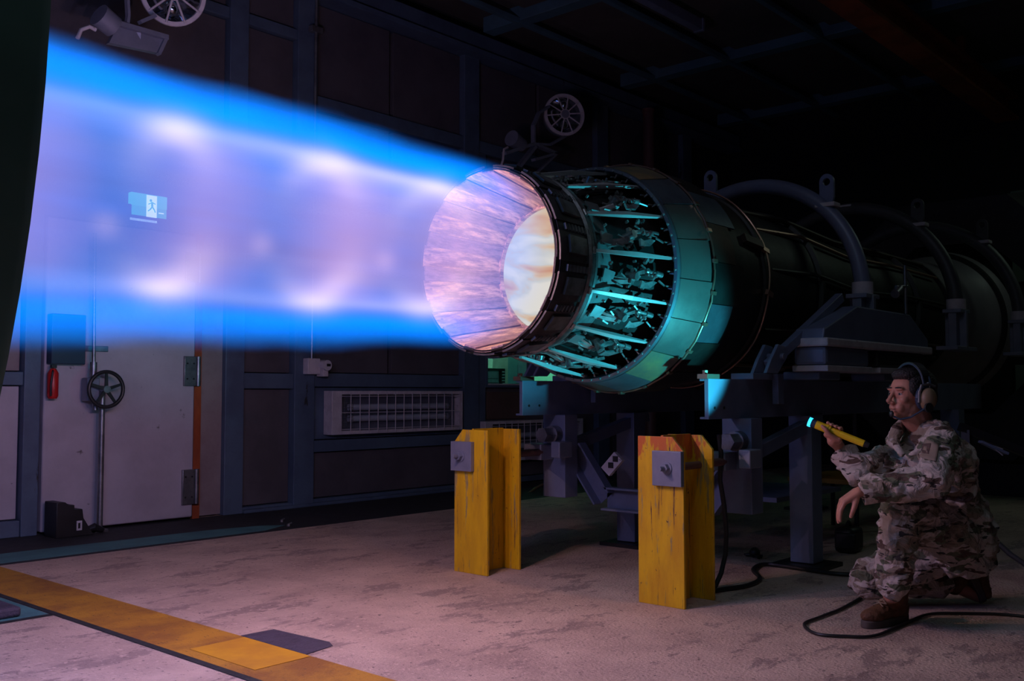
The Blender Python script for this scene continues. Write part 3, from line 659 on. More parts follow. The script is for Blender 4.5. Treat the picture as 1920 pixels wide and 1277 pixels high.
# inner petals (divergent flaps and the seals between them)
radial_copies(petal(MB(), AX, .450, 4.085, .352, PH, hw * .60, hw * .62, .012).build('divergent_flap', m_flapin, eng), NF)
radial_copies(petal(MB(), AX + .006, .440, 4.08, .343, PH + hw, hw * .42, hw * .44, .008).build('divergent_seal', m_sealin, eng), NF)
rb = MB()
for k in range(12): petal(rb, AX + .05 + k * .034, .4475 - .0066 * k - .003, AX + .062 + k * .034, .4475 - .0066 * k - .0045, PH, hw * .5, hw * .5, .004, 1)
radial_copies(rb.build('cooling_louvre', m_flapin, eng), NF)
MB().lathe([(AX - .004, .451), (AX - .002, .459), (AX + .03, .468), (AX + .03, .452)], n=90, closed=True).build('exit_rim', m_nozz_d, eng)
MB().lathe([(4.075, .338), (4.075, .37), (4.10, .37), (4.10, .338)], n=90, closed=True).build('throat_ring', m_flapin, eng)
MB().lathe([(4.09, .36), (4.44, .43), (5.4, .46)], n=64).build('afterburner_liner', m_nozz_d, eng)
# outer petals of the divergent section
radial_copies(petal(MB(), AX + .01, .468, 3.85, .448, PH, hw * .72, hw * .70, .010).build('outer_flap', m_flapout, eng), NF)
radial_copies(petal(MB(), AX + .02, .458, 3.85, .438, PH + hw, hw * .5, hw * .5, .010).build('outer_seal', m_flapout, eng), NF)
radial_copies(petal(MB(), AX + .07, .478, 3.81, .460, PH + .02, hw * .42, hw * .42, .014, 1).build('cover_plate', m_nozz, eng), NF)
rb = MB()
for k in range(9): petal(rb, AX + .06 + k * .028, .474 - .002 * k, AX + .068 + k * .028, .474 - .002 * k, PH + hw * .95, hw * .16, hw * .16, .012, 1)
radial_copies(rb.build('rib_strip', m_nozz, eng), NF)
MB().lathe([(3.84, .44), (3.835, .462), (3.845, .474), (3.87, .474), (3.875, .44)], n=90, closed=True).build('hinge_ring', m_nozz, eng)
MB().lathe([(3.885, .44), (3.885, .466), (3.90, .468), (3.91, .44)], n=90, closed=True).build('hinge_ring', m_nozz, eng)
# convergent part seen between the struts
radial_copies(petal(MB(), 3.91, .438, 4.10, .40, PH, hw * .80, hw * .72, .012).build('convergent_flap', m_nozz, eng), NF)
radial_copies(petal(MB(), 3.93, .425, 4.10, .39, PH + hw, hw * .4, hw * .4, .010).build('convergent_seal', m_nozz_d, eng), NF)
rb = MB()
for k in range(8): petal(rb, 3.955 + k * .016, .448 - .0035 * k, 3.962 + k * .016, .448 - .0035 * k, PH + hw * .62, hw * .12, hw * .12, .010, 1)
radial_copies(rb.build('rib_strip', m_nozz, eng), NF)
radial_copies(petal(MB(), 4.10, .400, 4.42, .475, PH, hw * .86, hw * .86, .012).build('primary_flap', m_nozz_d, eng), NF)
MB().lathe([(4.08, .40), (4.5, .49), (4.66, .52)], n=90).build('inner_case', m_nozz_d, eng)
# external compression struts
def pt(x, r, a): return C0 + Vector((x, 0, 0)) + rad(a) * r
for k in range(NF):
    pass
b = MB(); b.bar(pt(3.86, .475, PH), pt(4.14, .53, PH), .014, .012, .022, .026, up=rad(PH)); b.bar(pt(4.14, .53, PH), pt(4.43, .572, PH), .022, .026, .012, .012, up=rad(PH))
st_o = radial_copies(b.build('compression_strut', m_rod, eng), NF)
b = MB(); b.cyl(pt(3.855, .478, PH - .035), pt(3.855, .478, PH + .035), .011, n=10); radial_copies(b.build('strut_pin', m_link, eng), NF); b = MB()
b.cyl(pt(4.432, .575, PH - .03), pt(4.432, .575, PH + .03), .010, n=10)
radial_copies(b.build('strut_pin', m_link, eng), NF)
# actuation linkage
b = MB(); A = PH + hw
b.bar(pt(4.02, .445, A - .10), pt(4.14, .50, A - .06), .022, .014, up=rad(A)); b.bar(pt(4.05, .44, A - .04), pt(4.16, .51, A - .04), .014, .02, up=rad(A))
b.bar(pt(4.14, .505, A - .08), pt(4.16, .505, A + .08), .026, .02, up=rad(A)); b.cyl(pt(4.15, .47, A), pt(4.15, .535, A), .022, n=12)
b.bar(pt(4.15, .51, A + .02), pt(4.26, .50, A + .07), .016, .02, .024, .02, up=rad(A)); b.cyl(pt(4.26, .48, A + .07), pt(4.26, .525, A + .07), .016, n=10)
radial_copies(b.build('bell_crank', m_link, eng), NF)
b = MB(); b.cyl(pt(4.26, .515, A + .07), pt(4.36, .525, A + .055), .009, n=8); b.cyl(pt(4.33, .52, A + .06), pt(4.38, .527, A + .05), .015, n=10); b.sphere(pt(4.26, .515, A + .07), .016, 8)
radial_copies(b.build('push_rod', m_link, eng), NF)
b = MB(); b.prism([pt(4.20, .515, A - .11), pt(4.28, .52, A - .10), pt(4.34, .52, A - .03), pt(4.30, .52, A - .02), pt(4.24, .515, A - .05), pt(4.21, .515, A - .03)], rad(A) * .012)
radial_copies(b.build('flap_bracket', m_link, eng), NF); b = MB()
b.prism([pt(3.96, .452, A - .09), pt(4.04, .455, A - .10), pt(4.06, .455, A + .02), pt(3.97, .452, A + .05)], rad(A) * .008)
radial_copies(b.build('shim_plate', m_nozz, eng), NF)
b = MB(); rr_ = random.Random(3)
for i in range(16):
    x = 4.0 + rr_.random() * .34; aa = A + (rr_.random() - .5) * .34; r_ = .455 + (x - 4.0) * .2 + rr_.random() * .02
    k = rr_.random()
    if k < .4: b.cyl(pt(x, r_, aa), pt(x, r_ + .018, aa), .007, n=6)
    elif k < .75: b.bar(pt(x, r_, aa), pt(x + rr_.uniform(.02, .06), r_ + .01, aa + rr_.uniform(-.06, .06)), .008, .008, up=rad(A))
    else: b.bar(pt(x, r_, aa), pt(x + .03, r_, aa + .05), .012, .016, up=rad(A))
lf = b.build('linkage_fitting', m_link, eng); lf['kind'] = 'stuff'; radial_copies(lf, NF)
# fairing ring with its bolts and teeth
MB().lathe([(4.415, .578), (4.405, .588), (4.41, .604), (4.43, .608), (4.44, .600), (4.44, .57)], n=120, closed=True).build('aft_fairing_ring', m_band3, eng)
MB().lathe([(4.66, .63), (4.5, .588), (4.44, .575)], n=90).build('fairing_lining', m_nozz_d, eng)
b = MB().cyl(pt(4.41, .594, PH), pt(4.398, .594, PH), .006, n=6); radial_copies(b.build('bolt', m_link, eng), 60)
b = MB(); b.bar(pt(4.42, .582, PH), pt(4.41, .555, PH), .012, .010, .004, .005, up=(1, 0, 0)); b.cyl(pt(4.435, .562, PH + .02), pt(4.385, .558, PH + .02), .005, n=6); radial_copies(b.build('lock_tab', m_link, eng), 45)
NP = 18; stp = 2 * PI / NP
for k in range(NP):
    a = PH + k * stp
    mm = [m_band, m_band2, m_band3, m_band][(k * 7) % 4]
    petal(MB(), 4.44, .602, 4.665 + .012 * ((k * 5) % 3), .650, a, stp * .5 - .004, stp * .5 - .004, .008, 3).build('fairing_panel', mm, eng)
MB().lathe([(4.44, .598), (4.7, .65)], n=90).build('fairing_backing', m_nozz_d, eng)
b = MB(); rg = random.Random(5)
seg = 72; pts = []
for i in range(seg + 1):
    a = 2 * PI * i / seg; pts.append(pt(4.685 + rg.uniform(-.006, .008), .663, a))
b.tube(pts, .006, 6).build('seam_wire', m_copper, eng)
b = MB()
b.bar(pt(4.67, .668, PH), pt(4.71, .668, PH), .02, .012, up=rad(PH)); radial_copies(b.build('seam_clip', m_copper, eng), 24)
for k in range(NP):
    a = PH + stp * .5 + k * stp; e = 4.94 + .03 * ((k * 11) % 4)
    petal(MB(), 4.70, .652, e, .648, a, stp * .5 - .003, stp * .5 - .003, .010, 2).build('casing_panel', m_case2 if k % 3 == 0 else (m_band3 if k % 5 == 1 else m_case), eng)
MB().lathe([(4.69, .648), (5.05, .64), (5.06, .615), (5.36, .605), (5.37, .618), (5.40, .618), (5.41, .600), (6.2, .575), (6.21, .60), (6.25, .60), (6.26, .57), (7.2, .53), (7.21, .56), (7.25, .56), (7.26, .53),
            (8.1, .54), (8.11, .57), (8.16, .57), (8.17, .54), (8.9, .53), (8.91, .56), (8.95, .56), (8.95, .50)], n=96).build('engine_casing', m_case, eng)
# clamp wire, pipes and boxes along the casing
MB().tube([pt(5.385 + .01 * math.sin(7 * q), .632, q) for q in [math.radians(d) for d in range(-96, 130, 4)]], .0065, 6).build('clamp_wire', m_copper, eng)
for d in (18, -6, -62): MB().bar(pt(5.36, .63, math.radians(d)), pt(5.42, .632, math.radians(d) - .03), .03, .022, up=rad(math.radians(d))).build('wire_clip', m_copper, eng)
MB().bar(pt(5.16, .63, math.radians(22)), pt(5.36, .63, math.radians(20)), .05, .03, up=rad(.38)).build('bracket', m_case2, eng)
for i, (d, r_) in enumerate(((-28, .60), (-40, .59), (35, .59), (52, .585), (8, .588), (-55, .59))):
    q = math.radians(d); MB().tube([pt(5.5, r_, q), pt(6.1, r_ + .02, q + .03), pt(6.9, r_ - .02, q - .04), pt(7.8, r_ - .02, q + .02), pt(8.8, r_ - .02, q)], .013 + .006 * (i % 2), 8).build('fuel_pipe', [m_case2, m_case, m_copper][i % 3], eng)
MB().box((6.2, 2.95, 1.08), (6.8, 3.75, 1.22)).build('accessory_gearbox', m_case, eng, bev=.03)
MB().cyl((8.1, 3.1, 1.13), (8.1, 3.6, 1.13), .10).build('oil_tank', m_case, eng)
MB().lathe([(8.95, .52), (9.3, .52), (9.7, .54), (9.95, .60), (10.12, .70), (10.16, .72), (10.16, .74), (10.1, .735), (9.9, .64), (9.6, .58), (8.95, .56)], n=72, closed=True).build('inlet_bellmouth', m_bell, eng)
MB().lathe([(9.95, .62), (9.98, .70), (10.0, .72), (9.99, .62)], n=72, closed=True).build('bellmouth_flange', m_case, eng)
MB().lathe([(9.2, 0), (9.2, .52)], n=48).build('fan_face', m_black, eng)
# silencer box ahead of the inlet
t = thing('inlet_screen', 'huge dark octagonal inlet housing at the right end of the engine', 'housing', (11.3, AY, .0))
MB().lathe([(10.7, .95), (10.7, 1.45), (11.2, 1.55), (12.6, 1.55), (12.6, .95)], n=8, closed=True, a0=PI / 8, a1=2 * PI + PI / 8).build('screen_shell', m_black, t, smooth=False)
MB().box((11.0, 2.4, 0), (12.4, 4.3, .42)).build('screen_base', m_black, t)

# lifting lugs, hoops and mounts = test stand
st = thing('test_stand', 'blue-grey steel test stand carrying the jet engine', 'stand', (5.2, AY, 0))
def rail(y, lab=None):
    b = MB().box((4.60, y - .02, .925), (9.3, y + .006, 1.14)).box((4.60, y + .006, 1.128), (9.3, y + .035, 1.14)).box((4.60, y + .006, .925), (9.3, y + .035, .937))
    o = b.build('rail', m_stand, st, bev=.002, smooth=False)
    for x in (4.66, 4.76): MB().cyl((x, y - .0235, .985), (x, y - .019, .985), .008, n=8).build('rail_bolt', m_black, st)
rail(2.70); rail(4.0)
for y in (2.70, 4.0):
    MB().box((4.93, y - .09, .40), (5.06, y + .09, .925)).build('drop_post', m_stand, st, bev=.004, smooth=False)
    b = MB().box((5.72, y - .075, .03), (5.86, y + .075, .925)); b.build('leg', m_stand, st, bev=.004, smooth=False)
    MB().box((5.63, y - .16, 0), (5.95, y + .16, .025)).build('foot_plate', m_black, st, smooth=False)
    MB().box((8.5, y - .075, .03), (8.64, y + .075, .925)).build('leg', m_stand, st, bev=.004, smooth=False)
    MB().box((8.42, y - .14, 0), (8.74, y + .14, .025)).build('foot_plate', m_black, st, smooth=False)
    MB().cyl((4.78, y - .02, .80), (4.93, y - .02, .80), .048, n=6).cyl((4.87, y - .02, .80), (4.93, y - .02, .80), .055, n=20).build('hinge_bolt', m_steel, st)
    for q0, q1, z0 in ((-.15, -.08, .66), (0, .14, .64)): MB().box((4.80, y + q0, z0), (4.93, y + q1, z0 + .1)).build('clevis', m_plate, st, bev=.006)
    MB().cyl((4.56, y + .02, .69), (4.82, y + .02, .69), .022, n=12).build('tie_rod', m_rustp, st)
    MB().bar((4.96, y - .02, .70), (5.95, y - .02, .90), .06, .075).build('link_arm', m_stand, st, bev=.004)
    MB().box((4.57, y - .03, 1.14), (4.70, y + .03, 1.165)).cyl((4.60, y, 1.15), (4.60, y, 1.185), .016, n=6).build('end_clamp', m_copper, st)
    MB().box((5.00, y - .07, 1.14), (5.30, y + .07, 1.175)).build('slide_pad', m_stand, st, bev=.004)
    MB().box((5.24, y - .10, 1.00), (5.31, y - .061, 1.175)).build('pad_keeper', m_stand, st, bev=.004)
# trapezoid cross member
def channel(p, q):
    p, q = Vector(p), Vector(q); d = (q - p).normalized(); n = Vector((1, 0, 0)).cross(d).normalized(); b = MB()
    b.prism([p + n * .06, q + n * .06, q - n * .06, p - n * .06], (.012, 0, 0))
    b.prism([p + n * .06, q + n * .06, q + n * .072, p + n * .072], (-.07, 0, 0)); b.prism([p - n * .06, q - n * .06, q - n * .072, p - n * .072], (-.07, 0, 0))
    return b
for p, q in (((5.12, 3.95, .70), (5.12, 3.72, .40)), ((5.12, 3.72, .40), (5.12, 2.98, .40)), ((5.12, 2.98, .40), (5.12, 2.75, .70))):
    channel(p, q).build('cradle_beam', m_stand, st, smooth=False)
MB().box((5.9, 2.95, .36), (6.9, 3.6, .39)).build('drip_tray', m_stand, st)
# hoses and blocks hanging in the middle of the stand
b = MB().prism([(5.0, 3.62, .55), (5.0, 3.68, .60), (5.0, 3.58, .70), (5.0, 3.52, .65)], (.03, 0, 0)); b.build('vent_plate', m_white, st)
for q0, q1 in ((3.585, .60), (3.55, .64)): MB().box((4.995, q0, q1), (5.0, q0 + .037, q1 + .035)).build('vent_hole', m_black, st, smooth=False)
# hoops
def hoop(x, R, r, lugs, hm):
    b = MB(); b.tube([C0 + Vector((x, 0, 0)) + rad(q) * R for q in [math.radians(d) for d in range(0, 181, 5)]], r, 14)
    b.build('hoop', hm, st)
    for d in lugs:
        q = math.radians(d); c = C0 + Vector((x, 0, 0)) + rad(q) * (R + r)
        b = MB(); T = rad(q + PI / 2); U = Vector((0, 0, 1))
        n = 20; out = [c - T * .055 - U * .03] + [c + U * .13 + Vector((0, -math.cos(PI * k / n) * .055, math.sin(PI * k / n) * .055)) for k in range(n, -1, -1)][::-1] + [c + T * .055 - U * .03]
        ring_ = []
        # lug plate with a round hole: bridge outer outline and hole
        m2 = 28; hole = [c + U * .125 + Vector((0, -math.cos(2 * PI * k / m2) * .026, math.sin(2 * PI * k / m2) * .026)) for k in range(m2)]
        outl = []
        for k in range(m2):
            g = 2 * PI * k / m2; dy, dz = -math.cos(g), math.sin(g)
            if dz >= 0: outl.append(c + U * .125 + Vector((0, dy * .05, dz * .055)))
            else: s_ = .16 / max(-dz, .001); s_ = min(s_, .05 / max(abs(dy), .001)); outl.append(c + U * .125 + Vector((0, dy * s_, dz * s_)))
        vs = []; fs = []
        for off in (-.012, .012):
            vs += [p + Vector((off, 0, 0)) for p in outl] + [p + Vector((off, 0, 0)) for p in hole]
        M2 = 2 * m2
        for k in range(m2):
            j = (k + 1) % m2
            fs += [(k, j, m2 + j, m2 + k), (M2 + k, M2 + m2 + k, M2 + m2 + j, M2 + j), (k, M2 + k, M2 + j, j), (m2 + k, m2 + j, M2 + m2 + j, M2 + m2 + k)]
        if d != 90: MB().add(vs, fs).build('lifting_lug', hm, st)
        MB().box((x - .05, c.y - .07, c.z - .05), (x + .05, c.y + .07, c.z - .02)).build('lug_weld', m_white, st, bev=.005)
    for s in (-1, 1):
        y = AY + s * R
        MB().cyl((x, y, AZ - .02), (x, y, AZ + .06), r * 1.3, n=24).build('hoop_collar', m_white, st)
        MB().box((x - .11, y - .07, AZ - .05), (x + .11, y + .07, AZ - .02)).box((x - .02, y - .08, AZ - .32), (x + .02, y + .08, AZ - .03)).box((x - .1, y - .03, AZ - .32), (x + .1, y + .03, AZ - .03)).box((x - .24, y - .08, AZ - .34), (x + .24, y + .08, AZ - .31)).build('hoop_foot', m_plate, st, bev=.004)
hoop(6.36, .80, .052, (48, 112), m_stand)
hoop(8.02, .87, .055, (50, 90, 135), m_stand_shade)
hoop(9.6, .92, .055, (50,), m_stand_shade)
# engine mounts on the rail, both sides
for s in (-1, 1):
    y = AY + s * .84
    if s < 0: q = 1
    P = lambda x, z: (x, y + .09, z)
    b = MB().prism([P(5.45, 1.38), P(7.2, 1.38), P(7.2, 1.44), P(6.85, 1.60), P(5.95, 1.60), P(5.47, 1.44)], (0, -.18, 0)); b.build('mount_housing', m_stand, st, bev=.01, smooth=False)
    MB().box((5.44, y - .12, 1.335), (7.2, y + .12, 1.385)).build('mount_flange', m_white, st, bev=.01, smooth=False)
    MB().box((5.46, y - .10, 1.225), (6.1, y + .10, 1.335)).build('mount_block', m_stand, st, bev=.02, smooth=False)
    MB().box((6.25, y - .10, 1.225), (7.1, y + .10, 1.335)).build('mount_block', m_black, st, bev=.02, smooth=False)
    for q0, q1 in ((5.46, 6.12), (6.25, 7.0)): MB().box((q0, y - .11, 1.19), (q1, y + .11, 1.225)).build('mount_foot', m_white, st, bev=.004, smooth=False)
    for x in (5.5, 6.5): MB().box((x, y - .04, 1.14), (x + .3, y + .19, 1.19)).build('mount_leg', m_stand, st, bev=.01, smooth=False)
    MB().bar((5.14, y + .1, 1.22), (5.95, y + .02, 1.66), .05, .055).build('brace_strut', m_stand, st, bev=.004)
    MB().prism([(5.02, y + .13, 1.175), (5.16, y + .13, 1.175), (5.28, y + .13, 1.27), (5.26, y + .13, 1.33), (5.17, y + .13, 1.34), (5.08, y + .13, 1.25)], (0, .02, 0)).prism([(5.02, y + .05, 1.175), (5.16, y + .05, 1.175), (5.28, y + .05, 1.27), (5.26, y + .05, 1.33), (5.17, y + .05, 1.34), (5.08, y + .05, 1.25)], (0, .02, 0)).cyl((5.2, y + .03, 1.27), (5.2, y + .17, 1.27), .02, n=10).build('strut_clevis', m_stand, st, bev=.003, smooth=False)
t0 = thing('turnbuckle', 'thin chrome screw with cross handle beside the first hoop', 'tool', (6.75, 2.5, 1.5))
MB().cyl((6.77, 2.42, 1.50), (6.77, 2.42, 1.83), .012).build('screw', m_steel, t0); MB().cyl((6.60, 2.42, 1.67), (6.80, 2.42, 1.69), .01).cyl((6.58, 2.42, 1.62), (6.66, 2.42, 1.66), .03).build('cross_handle', m_steel, t0)
t0.location.z = 1.60

# ------------------------------------------------------------------ yellow posts
def post(yc, y0, y1, outer, m_, label, gname):
    X0, X1, H = 4.245, 4.545, .845
    t = thing('steel_post', label, 'post', (4.39, yc, 0), 'yellow guard posts')
    def fl_(x):
        c = .065
        if outer < 0: poly = [(x, y0, 0), (x, y1, 0), (x, y1, H), (x, y0 + c, H), (x, y0, H - c * 1.1)]
        else: poly = [(x, y0, 0), (x, y1, 0), (x, y1, H - c * 1.1), (x, y1 - c, H), (x, y0, H)]
        return MB().prism(poly, (.018, 0, 0))
    fl_(X0).build('flange', m_, t, bev=.0025, smooth=False)
    fl_(X1 - .018).build('flange', m_, t, bev=.0025, smooth=False)
    MB().box((X0 + .018, yc - .008, 0), (X1 - .018, yc + .008, H + .006)).build('web', m_, t, bev=.002, smooth=False)
    py = yc + outer * .055
    MB().box((X0 - .03, py - .085, .60), (X0, py + .085, .775)).build('anchor_plate', m_plate, t, bev=.003, smooth=False)
    MB().cyl((X0 - .036, py, .69), (X0 - .03, py, .69), .034, n=24).build('washer', m_plate, t)
    MB().cyl((X0 - .060, py, .69), (X0 - .036, py, .69), .024, n=6).build('nut', m_plate, t)
    MB().cyl((X0 - .095, py, .69), (X0 - .060, py, .69), .012, n=12).build('threaded_rod', m_plate, t)
    MB().cyl((X0 + .018, py, .69), (X1 - .018, py, .69), .02, n=12).build('through_rod', m_rustp, t)
    return t
post(2.755, 2.62, 2.89, -1, m_ylpost2, 'yellow steel post with orange top, nearest the kneeling person', 'a')
post(4.08, 3.945, 4.215, 1, m_ylpost, 'yellow steel post farther left, before the wall heater', 'b')

# ------------------------------------------------------------------ cables and small floor items
def cable(name, pix, r, m_, label, zs=None):
    pts = [at(u, v, 2, r + .002) for u, v in pix]
    P = []
    for i in range(len(pts) - 1):
        p0 = pts[max(i - 1, 0)]; p1 = pts[i]; p2 = pts[i + 1]; p3 = pts[min(i + 2, len(pts) - 1)]
        for k in range(6):
            t_ = k / 6; P.append(.5 * ((2 * p1) + (p2 - p0) * t_ + (2 * p0 - 5 * p1 + 4 * p2 - p3) * t_ ** 2 + (3 * p1 - p0 - 3 * p2 + p3) * t_ ** 3))
    P.append(pts[-1])
    o = MB().tube(P, r, 8).build(name, m_, None); tag(o, label, 'cable'); return o
cable('cable', [(1338, 1108), (1362, 1104), (1400, 1098), (1425, 1085), (1412, 1068), (1435, 1058), (1500, 1066), (1570, 1076), (1640, 1078)], .012, m_black, 'thick black cable from the right yellow post past the stand leg')
cable('cable', [(1960, 1160), (1880, 1152), (1800, 1150), (1740, 1152), (1690, 1172), (1640, 1192), (1585, 1193), (1530, 1188), (1508, 1170), (1540, 1156), (1580, 1140), (1625, 1114)], .007, m_black, 'thin black headset cord looping round the brown boot')
o = MB().tube([at(u, v, 1, 2.72) for u, v in ((1348, 815), (1352, 850), (1350, 900), (1358, 950), (1362, 1000), (1360, 1040), (1352, 1075), (1340, 1102))], .013).build('hose', m_black); tag(o, 'black hose hanging behind the right yellow post to the floor', 'hose')
q = at(1415, 1045, 2, 0); o = MB(); rr_ = random.Random(2)
for k in range(7): o.tube([q + Vector((rr_.uniform(-.07, .07), rr_.uniform(-.07, .07), .012)) for i in range(3)], .008, 6)
o = o.sphere(q + Vector((0, 0, .03)), .035).build('rag', m_black); tag(o, 'small tangled black rag on the floor under the stand', 'rag')
for u, v, lab in ((528, 979, 'tiny bright bolt on the dark floor at the wall'), (541, 987, 'tiny bright bolt at the end of the green stripe')):
    p = at(u, v, 2, 0); o = MB().cyl(p + Vector((0, 0, .001)), p + Vector((0, 0, .02)), .014, n=6).cyl(p + Vector((0, 0, .02)), p + Vector((.03, 0, .025)), .006, n=8).build('bolt', m_steel); tag(o, lab, 'bolt')
o = MB().tube([at(u, v, 1, 6.9) for u, v in ((985, 930), (1005, 915), (1030, 902), (1050, 892))], .014).build('chain', m_copper); tag(o, 'slack chain hanging by the wall behind the left yellow post', 'chain')
# equipment behind the man
t = thing('tool_cart', 'dark cart with orange-brown shelves under the engine mount', 'cart', (7.36, 3.1, 0))
for z in (.93, 1.01, .4): MB().box((6.98, 2.86, z), (7.75, 3.4, z + .035)).build('shelf', m_yelcase, t, bev=.004)
for x in (7.0, 7.72):
    for y in (2.88, 3.37): MB().cyl((x, y, 0), (x, y, 1.06), .018, n=8).build('leg', m_black, t)
t = thing('trolley', 'dark blue trolley in the gloom right of the kneeling man', 'trolley', (7.4, 1.2, 0))
MB().box((6.6, .6, .48), (8.4, 1.5, .56)).build('deck', m_dkblue, t, bev=.01)
for x in (6.75, 8.2):
    for y in (.72, 1.38):
        MB().box((x - .03, y - .03, .12), (x + .03, y + .03, .48)).build('leg', m_black, t)
        MB().cyl((x, y - .025, .06), (x, y + .025, .06), .06).build('wheel', m_dk, t)
t = thing('folded_strap', 'pale blue webbing strap end lying over the dark bar behind the man', 'strap', tuple(pd(1862, 840, 6)))
MB().bar(pd(1838, 828, 6), pd(1885, 850, 6), .05, .015, .085, .015).build('strap_body', m_stand, t)
for k in range(3): MB().bar(pd(1842 + 8 * k, 829 + 3 * k, 5.98), pd(1880, 842 + 6 * k, 5.98), .006, .006).build('stitching', m_white, t)
o = MB().bar(pd(1800, 800, 6.1), pd(2000, 880, 6.1), .05, .05).bar(pd(1990, 876, 6.1), pd(1990, 876, 6.1) * 1 + Vector((0, 0, -.78)), .05, .05).bar(pd(1812, 806, 6.1), pd(1812, 806, 6.1) + Vector((0, 0, -.95)), .05, .05).build('barrier_bar', m_black); tag(o, 'dark sloping bar behind the person at the right edge', 'barrier')
o = MB().tube([pd(1838, 985, 5.6), pd(1860, 1008, 5.6), pd(1895, 1040, 5.5), pd(1925, 1060, 5.4), pd(1990, 1110, 5.2)], .016, 8).build('chain', m_dk); tag(o, 'dark chain sloping to the floor right of the man', 'chain')
t = thing('backpack', 'black bag standing on the floor behind the raised knee', 'bag', tuple(at(1595, 1030, 2, 0)))
q = at(1592, 1035, 2, 0)
MB().box(q + Vector((-.10, -.07, 0)), q + Vector((.10, .07, .17))).build('bag_body', m_black, t, bev=.035)
MB().box(q + Vector((-.115, -.09, .03)), q + Vector((-.09, .05, .14))).build('bag_pocket', m_black, t, bev=.012)
MB().tube([q + Vector((-.05, 0, .155)), q + Vector((0, 0, .20)), q + Vector((.05, 0, .155))], .012).build('handle', m_black, t)

# ------------------------------------------------------------------ person
def capsule(b, p, q, r0, r1, n=14):
    p, q = Vector(p), Vector(q); b.cyl(p, q, r0, r1, n=n); b.sphere(p, r0, 10); b.sphere(q, r1, 10)
def chain_(b, pts):
    for (p, r0), (q, r1) in zip(pts, pts[1:]): capsule(b, p, q, r0, r1)
def ell(b, c, rad_, M=None):
    e = MB().sphere((0, 0, 0), 1, 18, rad_); e.v = [tuple(Vector(q) + Vector(c)) for q in e.v]
    if M is not None: e.xf(M)
    b.add(e.v, e.f)
def organic(b, name, material, parent, voxel, smooth_it=6, disp=0., dscale=9., fac=.5, zmin=None, lab=None, dfun=None):
    me = bpy.data.meshes.new('tmp'); me.from_pydata(b.v, [], b.f)
    bm = bmesh.new(); bm.from_mesh(me); bmesh.ops.recalc_face_normals(bm, faces=bm.faces); bm.to_mesh(me); bm.free()
    o = bpy.data.objects.new('tmp', me); COL.objects.link(o)
    r = o.modifiers.new('r', 'REMESH'); r.mode = 'VOXEL'; r.voxel_size = voxel; r.use_smooth_shade = True
    s = o.modifiers.new('s', 'SMOOTH'); s.iterations = smooth_it; s.factor = fac
    dg = bpy.context.evaluated_depsgraph_get(); me2 = bpy.data.meshes.new_from_object(o.evaluated_get(dg)); bpy.data.objects.remove(o)
    n = len(me2.vertices); co = np.empty(n * 3); me2.vertices.foreach_get('co', co); co = co.reshape(-1, 3)
    if disp or zmin is not None:
        nm = np.empty(n * 3); me2.vertices.foreach_get('normal', nm); nm = nm.reshape(-1, 3)
        if disp:
            d = np.array([(1 - abs(noise.noise(Vector((p[0] * dscale * .8, p[1] * dscale * .8, p[2] * dscale * 1.3))) * 2.2)) + .5 * noise.noise(Vector((p[0] * dscale * 3, p[1] * dscale * 3, p[2] * dscale * 3))) for p in co])
            co = co + nm * (d[:, None] - .5) * disp
        if zmin is not None: co[:, 2] = np.maximum(co[:, 2], zmin)
        me2.vertices.foreach_set('co', co.reshape(-1)); me2.update()
    me2.name = name; me2.materials.clear(); me2.materials.append(material)
    me2.polygons.foreach_set('use_smooth', [True] * len(me2.polygons))
    o = bpy.data.objects.new(name, me2); COL.objects.link(o)
    if parent: par(o, parent)
    if lab: o['label'] = lab
    return o

man = thing('person', 'kneeling person in camouflage uniform and headset holding a yellow torch', 'person', (4.95, 1.8, 0))
# joints
head = pd(1707, 742, 4.60); neckb = pd(1733, 812, 4.64)
sL = pd(1768, 842, 4.44); eL = pd(1748, 900, 4.26); wL = pd(1612, 922, 4.32)
sR = pd(1700, 850, 4.80); eR = pd(1612, 888, 4.62); wR = pd(1578, 845, 4.72)
chest = pd(1752, 872, 4.65); belly = pd(1780, 945, 4.70); pel = pd(1800, 1000, 4.76)
hL = pd(1790, 1005, 4.66); kL = pd(1690, 950, 4.42); aL = pd(1672, 1115, 4.46)
hR = pd(1795, 1010, 4.86); kR = pd(1628, 1092, 4.93); aR = pd(1790, 1098, 5.00)
tR = pd(1832, 1118, 5.0)
# head frame: x forward, y towards the camera (his left), z up
Fh = (-c_r * .955 - c_f * .29).normalized(); Fh = (Fh + Vector((0, 0, .03))).normalized()
Lh = (Vector((0, 0, 1)).cross(Fh)).normalized()
Uh = Fh.cross(Lh).normalized()
HM = Matrix((Fh, Lh, Uh)).transposed().to_4x4(); HM.translation = head
HM = HM @ Matrix.Scale(1.04, 4)
hp = lambda x, y, z: HM @ Vector((x, y, z))
b = MB()
ell(b, (-.020, 0, .028), (.094, .074, .088), HM)
ell(b, (.030, 0, .02), (.060, .064, .075), HM)
ell(b, (.036, 0, -.035), (.050, .052, .065), HM)
ell(b, (.010, 0, -.055), (.055, .056, .042), HM)
ell(b, (.050, 0, -.082), (.033, .034, .024), HM)
ell(b, (.074, 0, -.090), (.017, .022, .017), HM)
for s in (-1, 1):
    ell(b, (.062, s * .038, -.018), (.022, .018, .018), HM)      # cheekbone
    ell(b, (.080, s * .028, .030), (.014, .024, .0095), HM)       # brow
    ell(b, (.070, s * .020, -.052), (.022, .022, .026), HM)       # muzzle side
    ell(b, (.006, s * .072, -.008), (.020, .010, .032), HM)       # ear
    ell(b, (.103, s * .011, -.033), (.010, .008, .0075), HM)      # nostril
ell(b, (.085, 0, .022), (.012, .010, .014), HM)
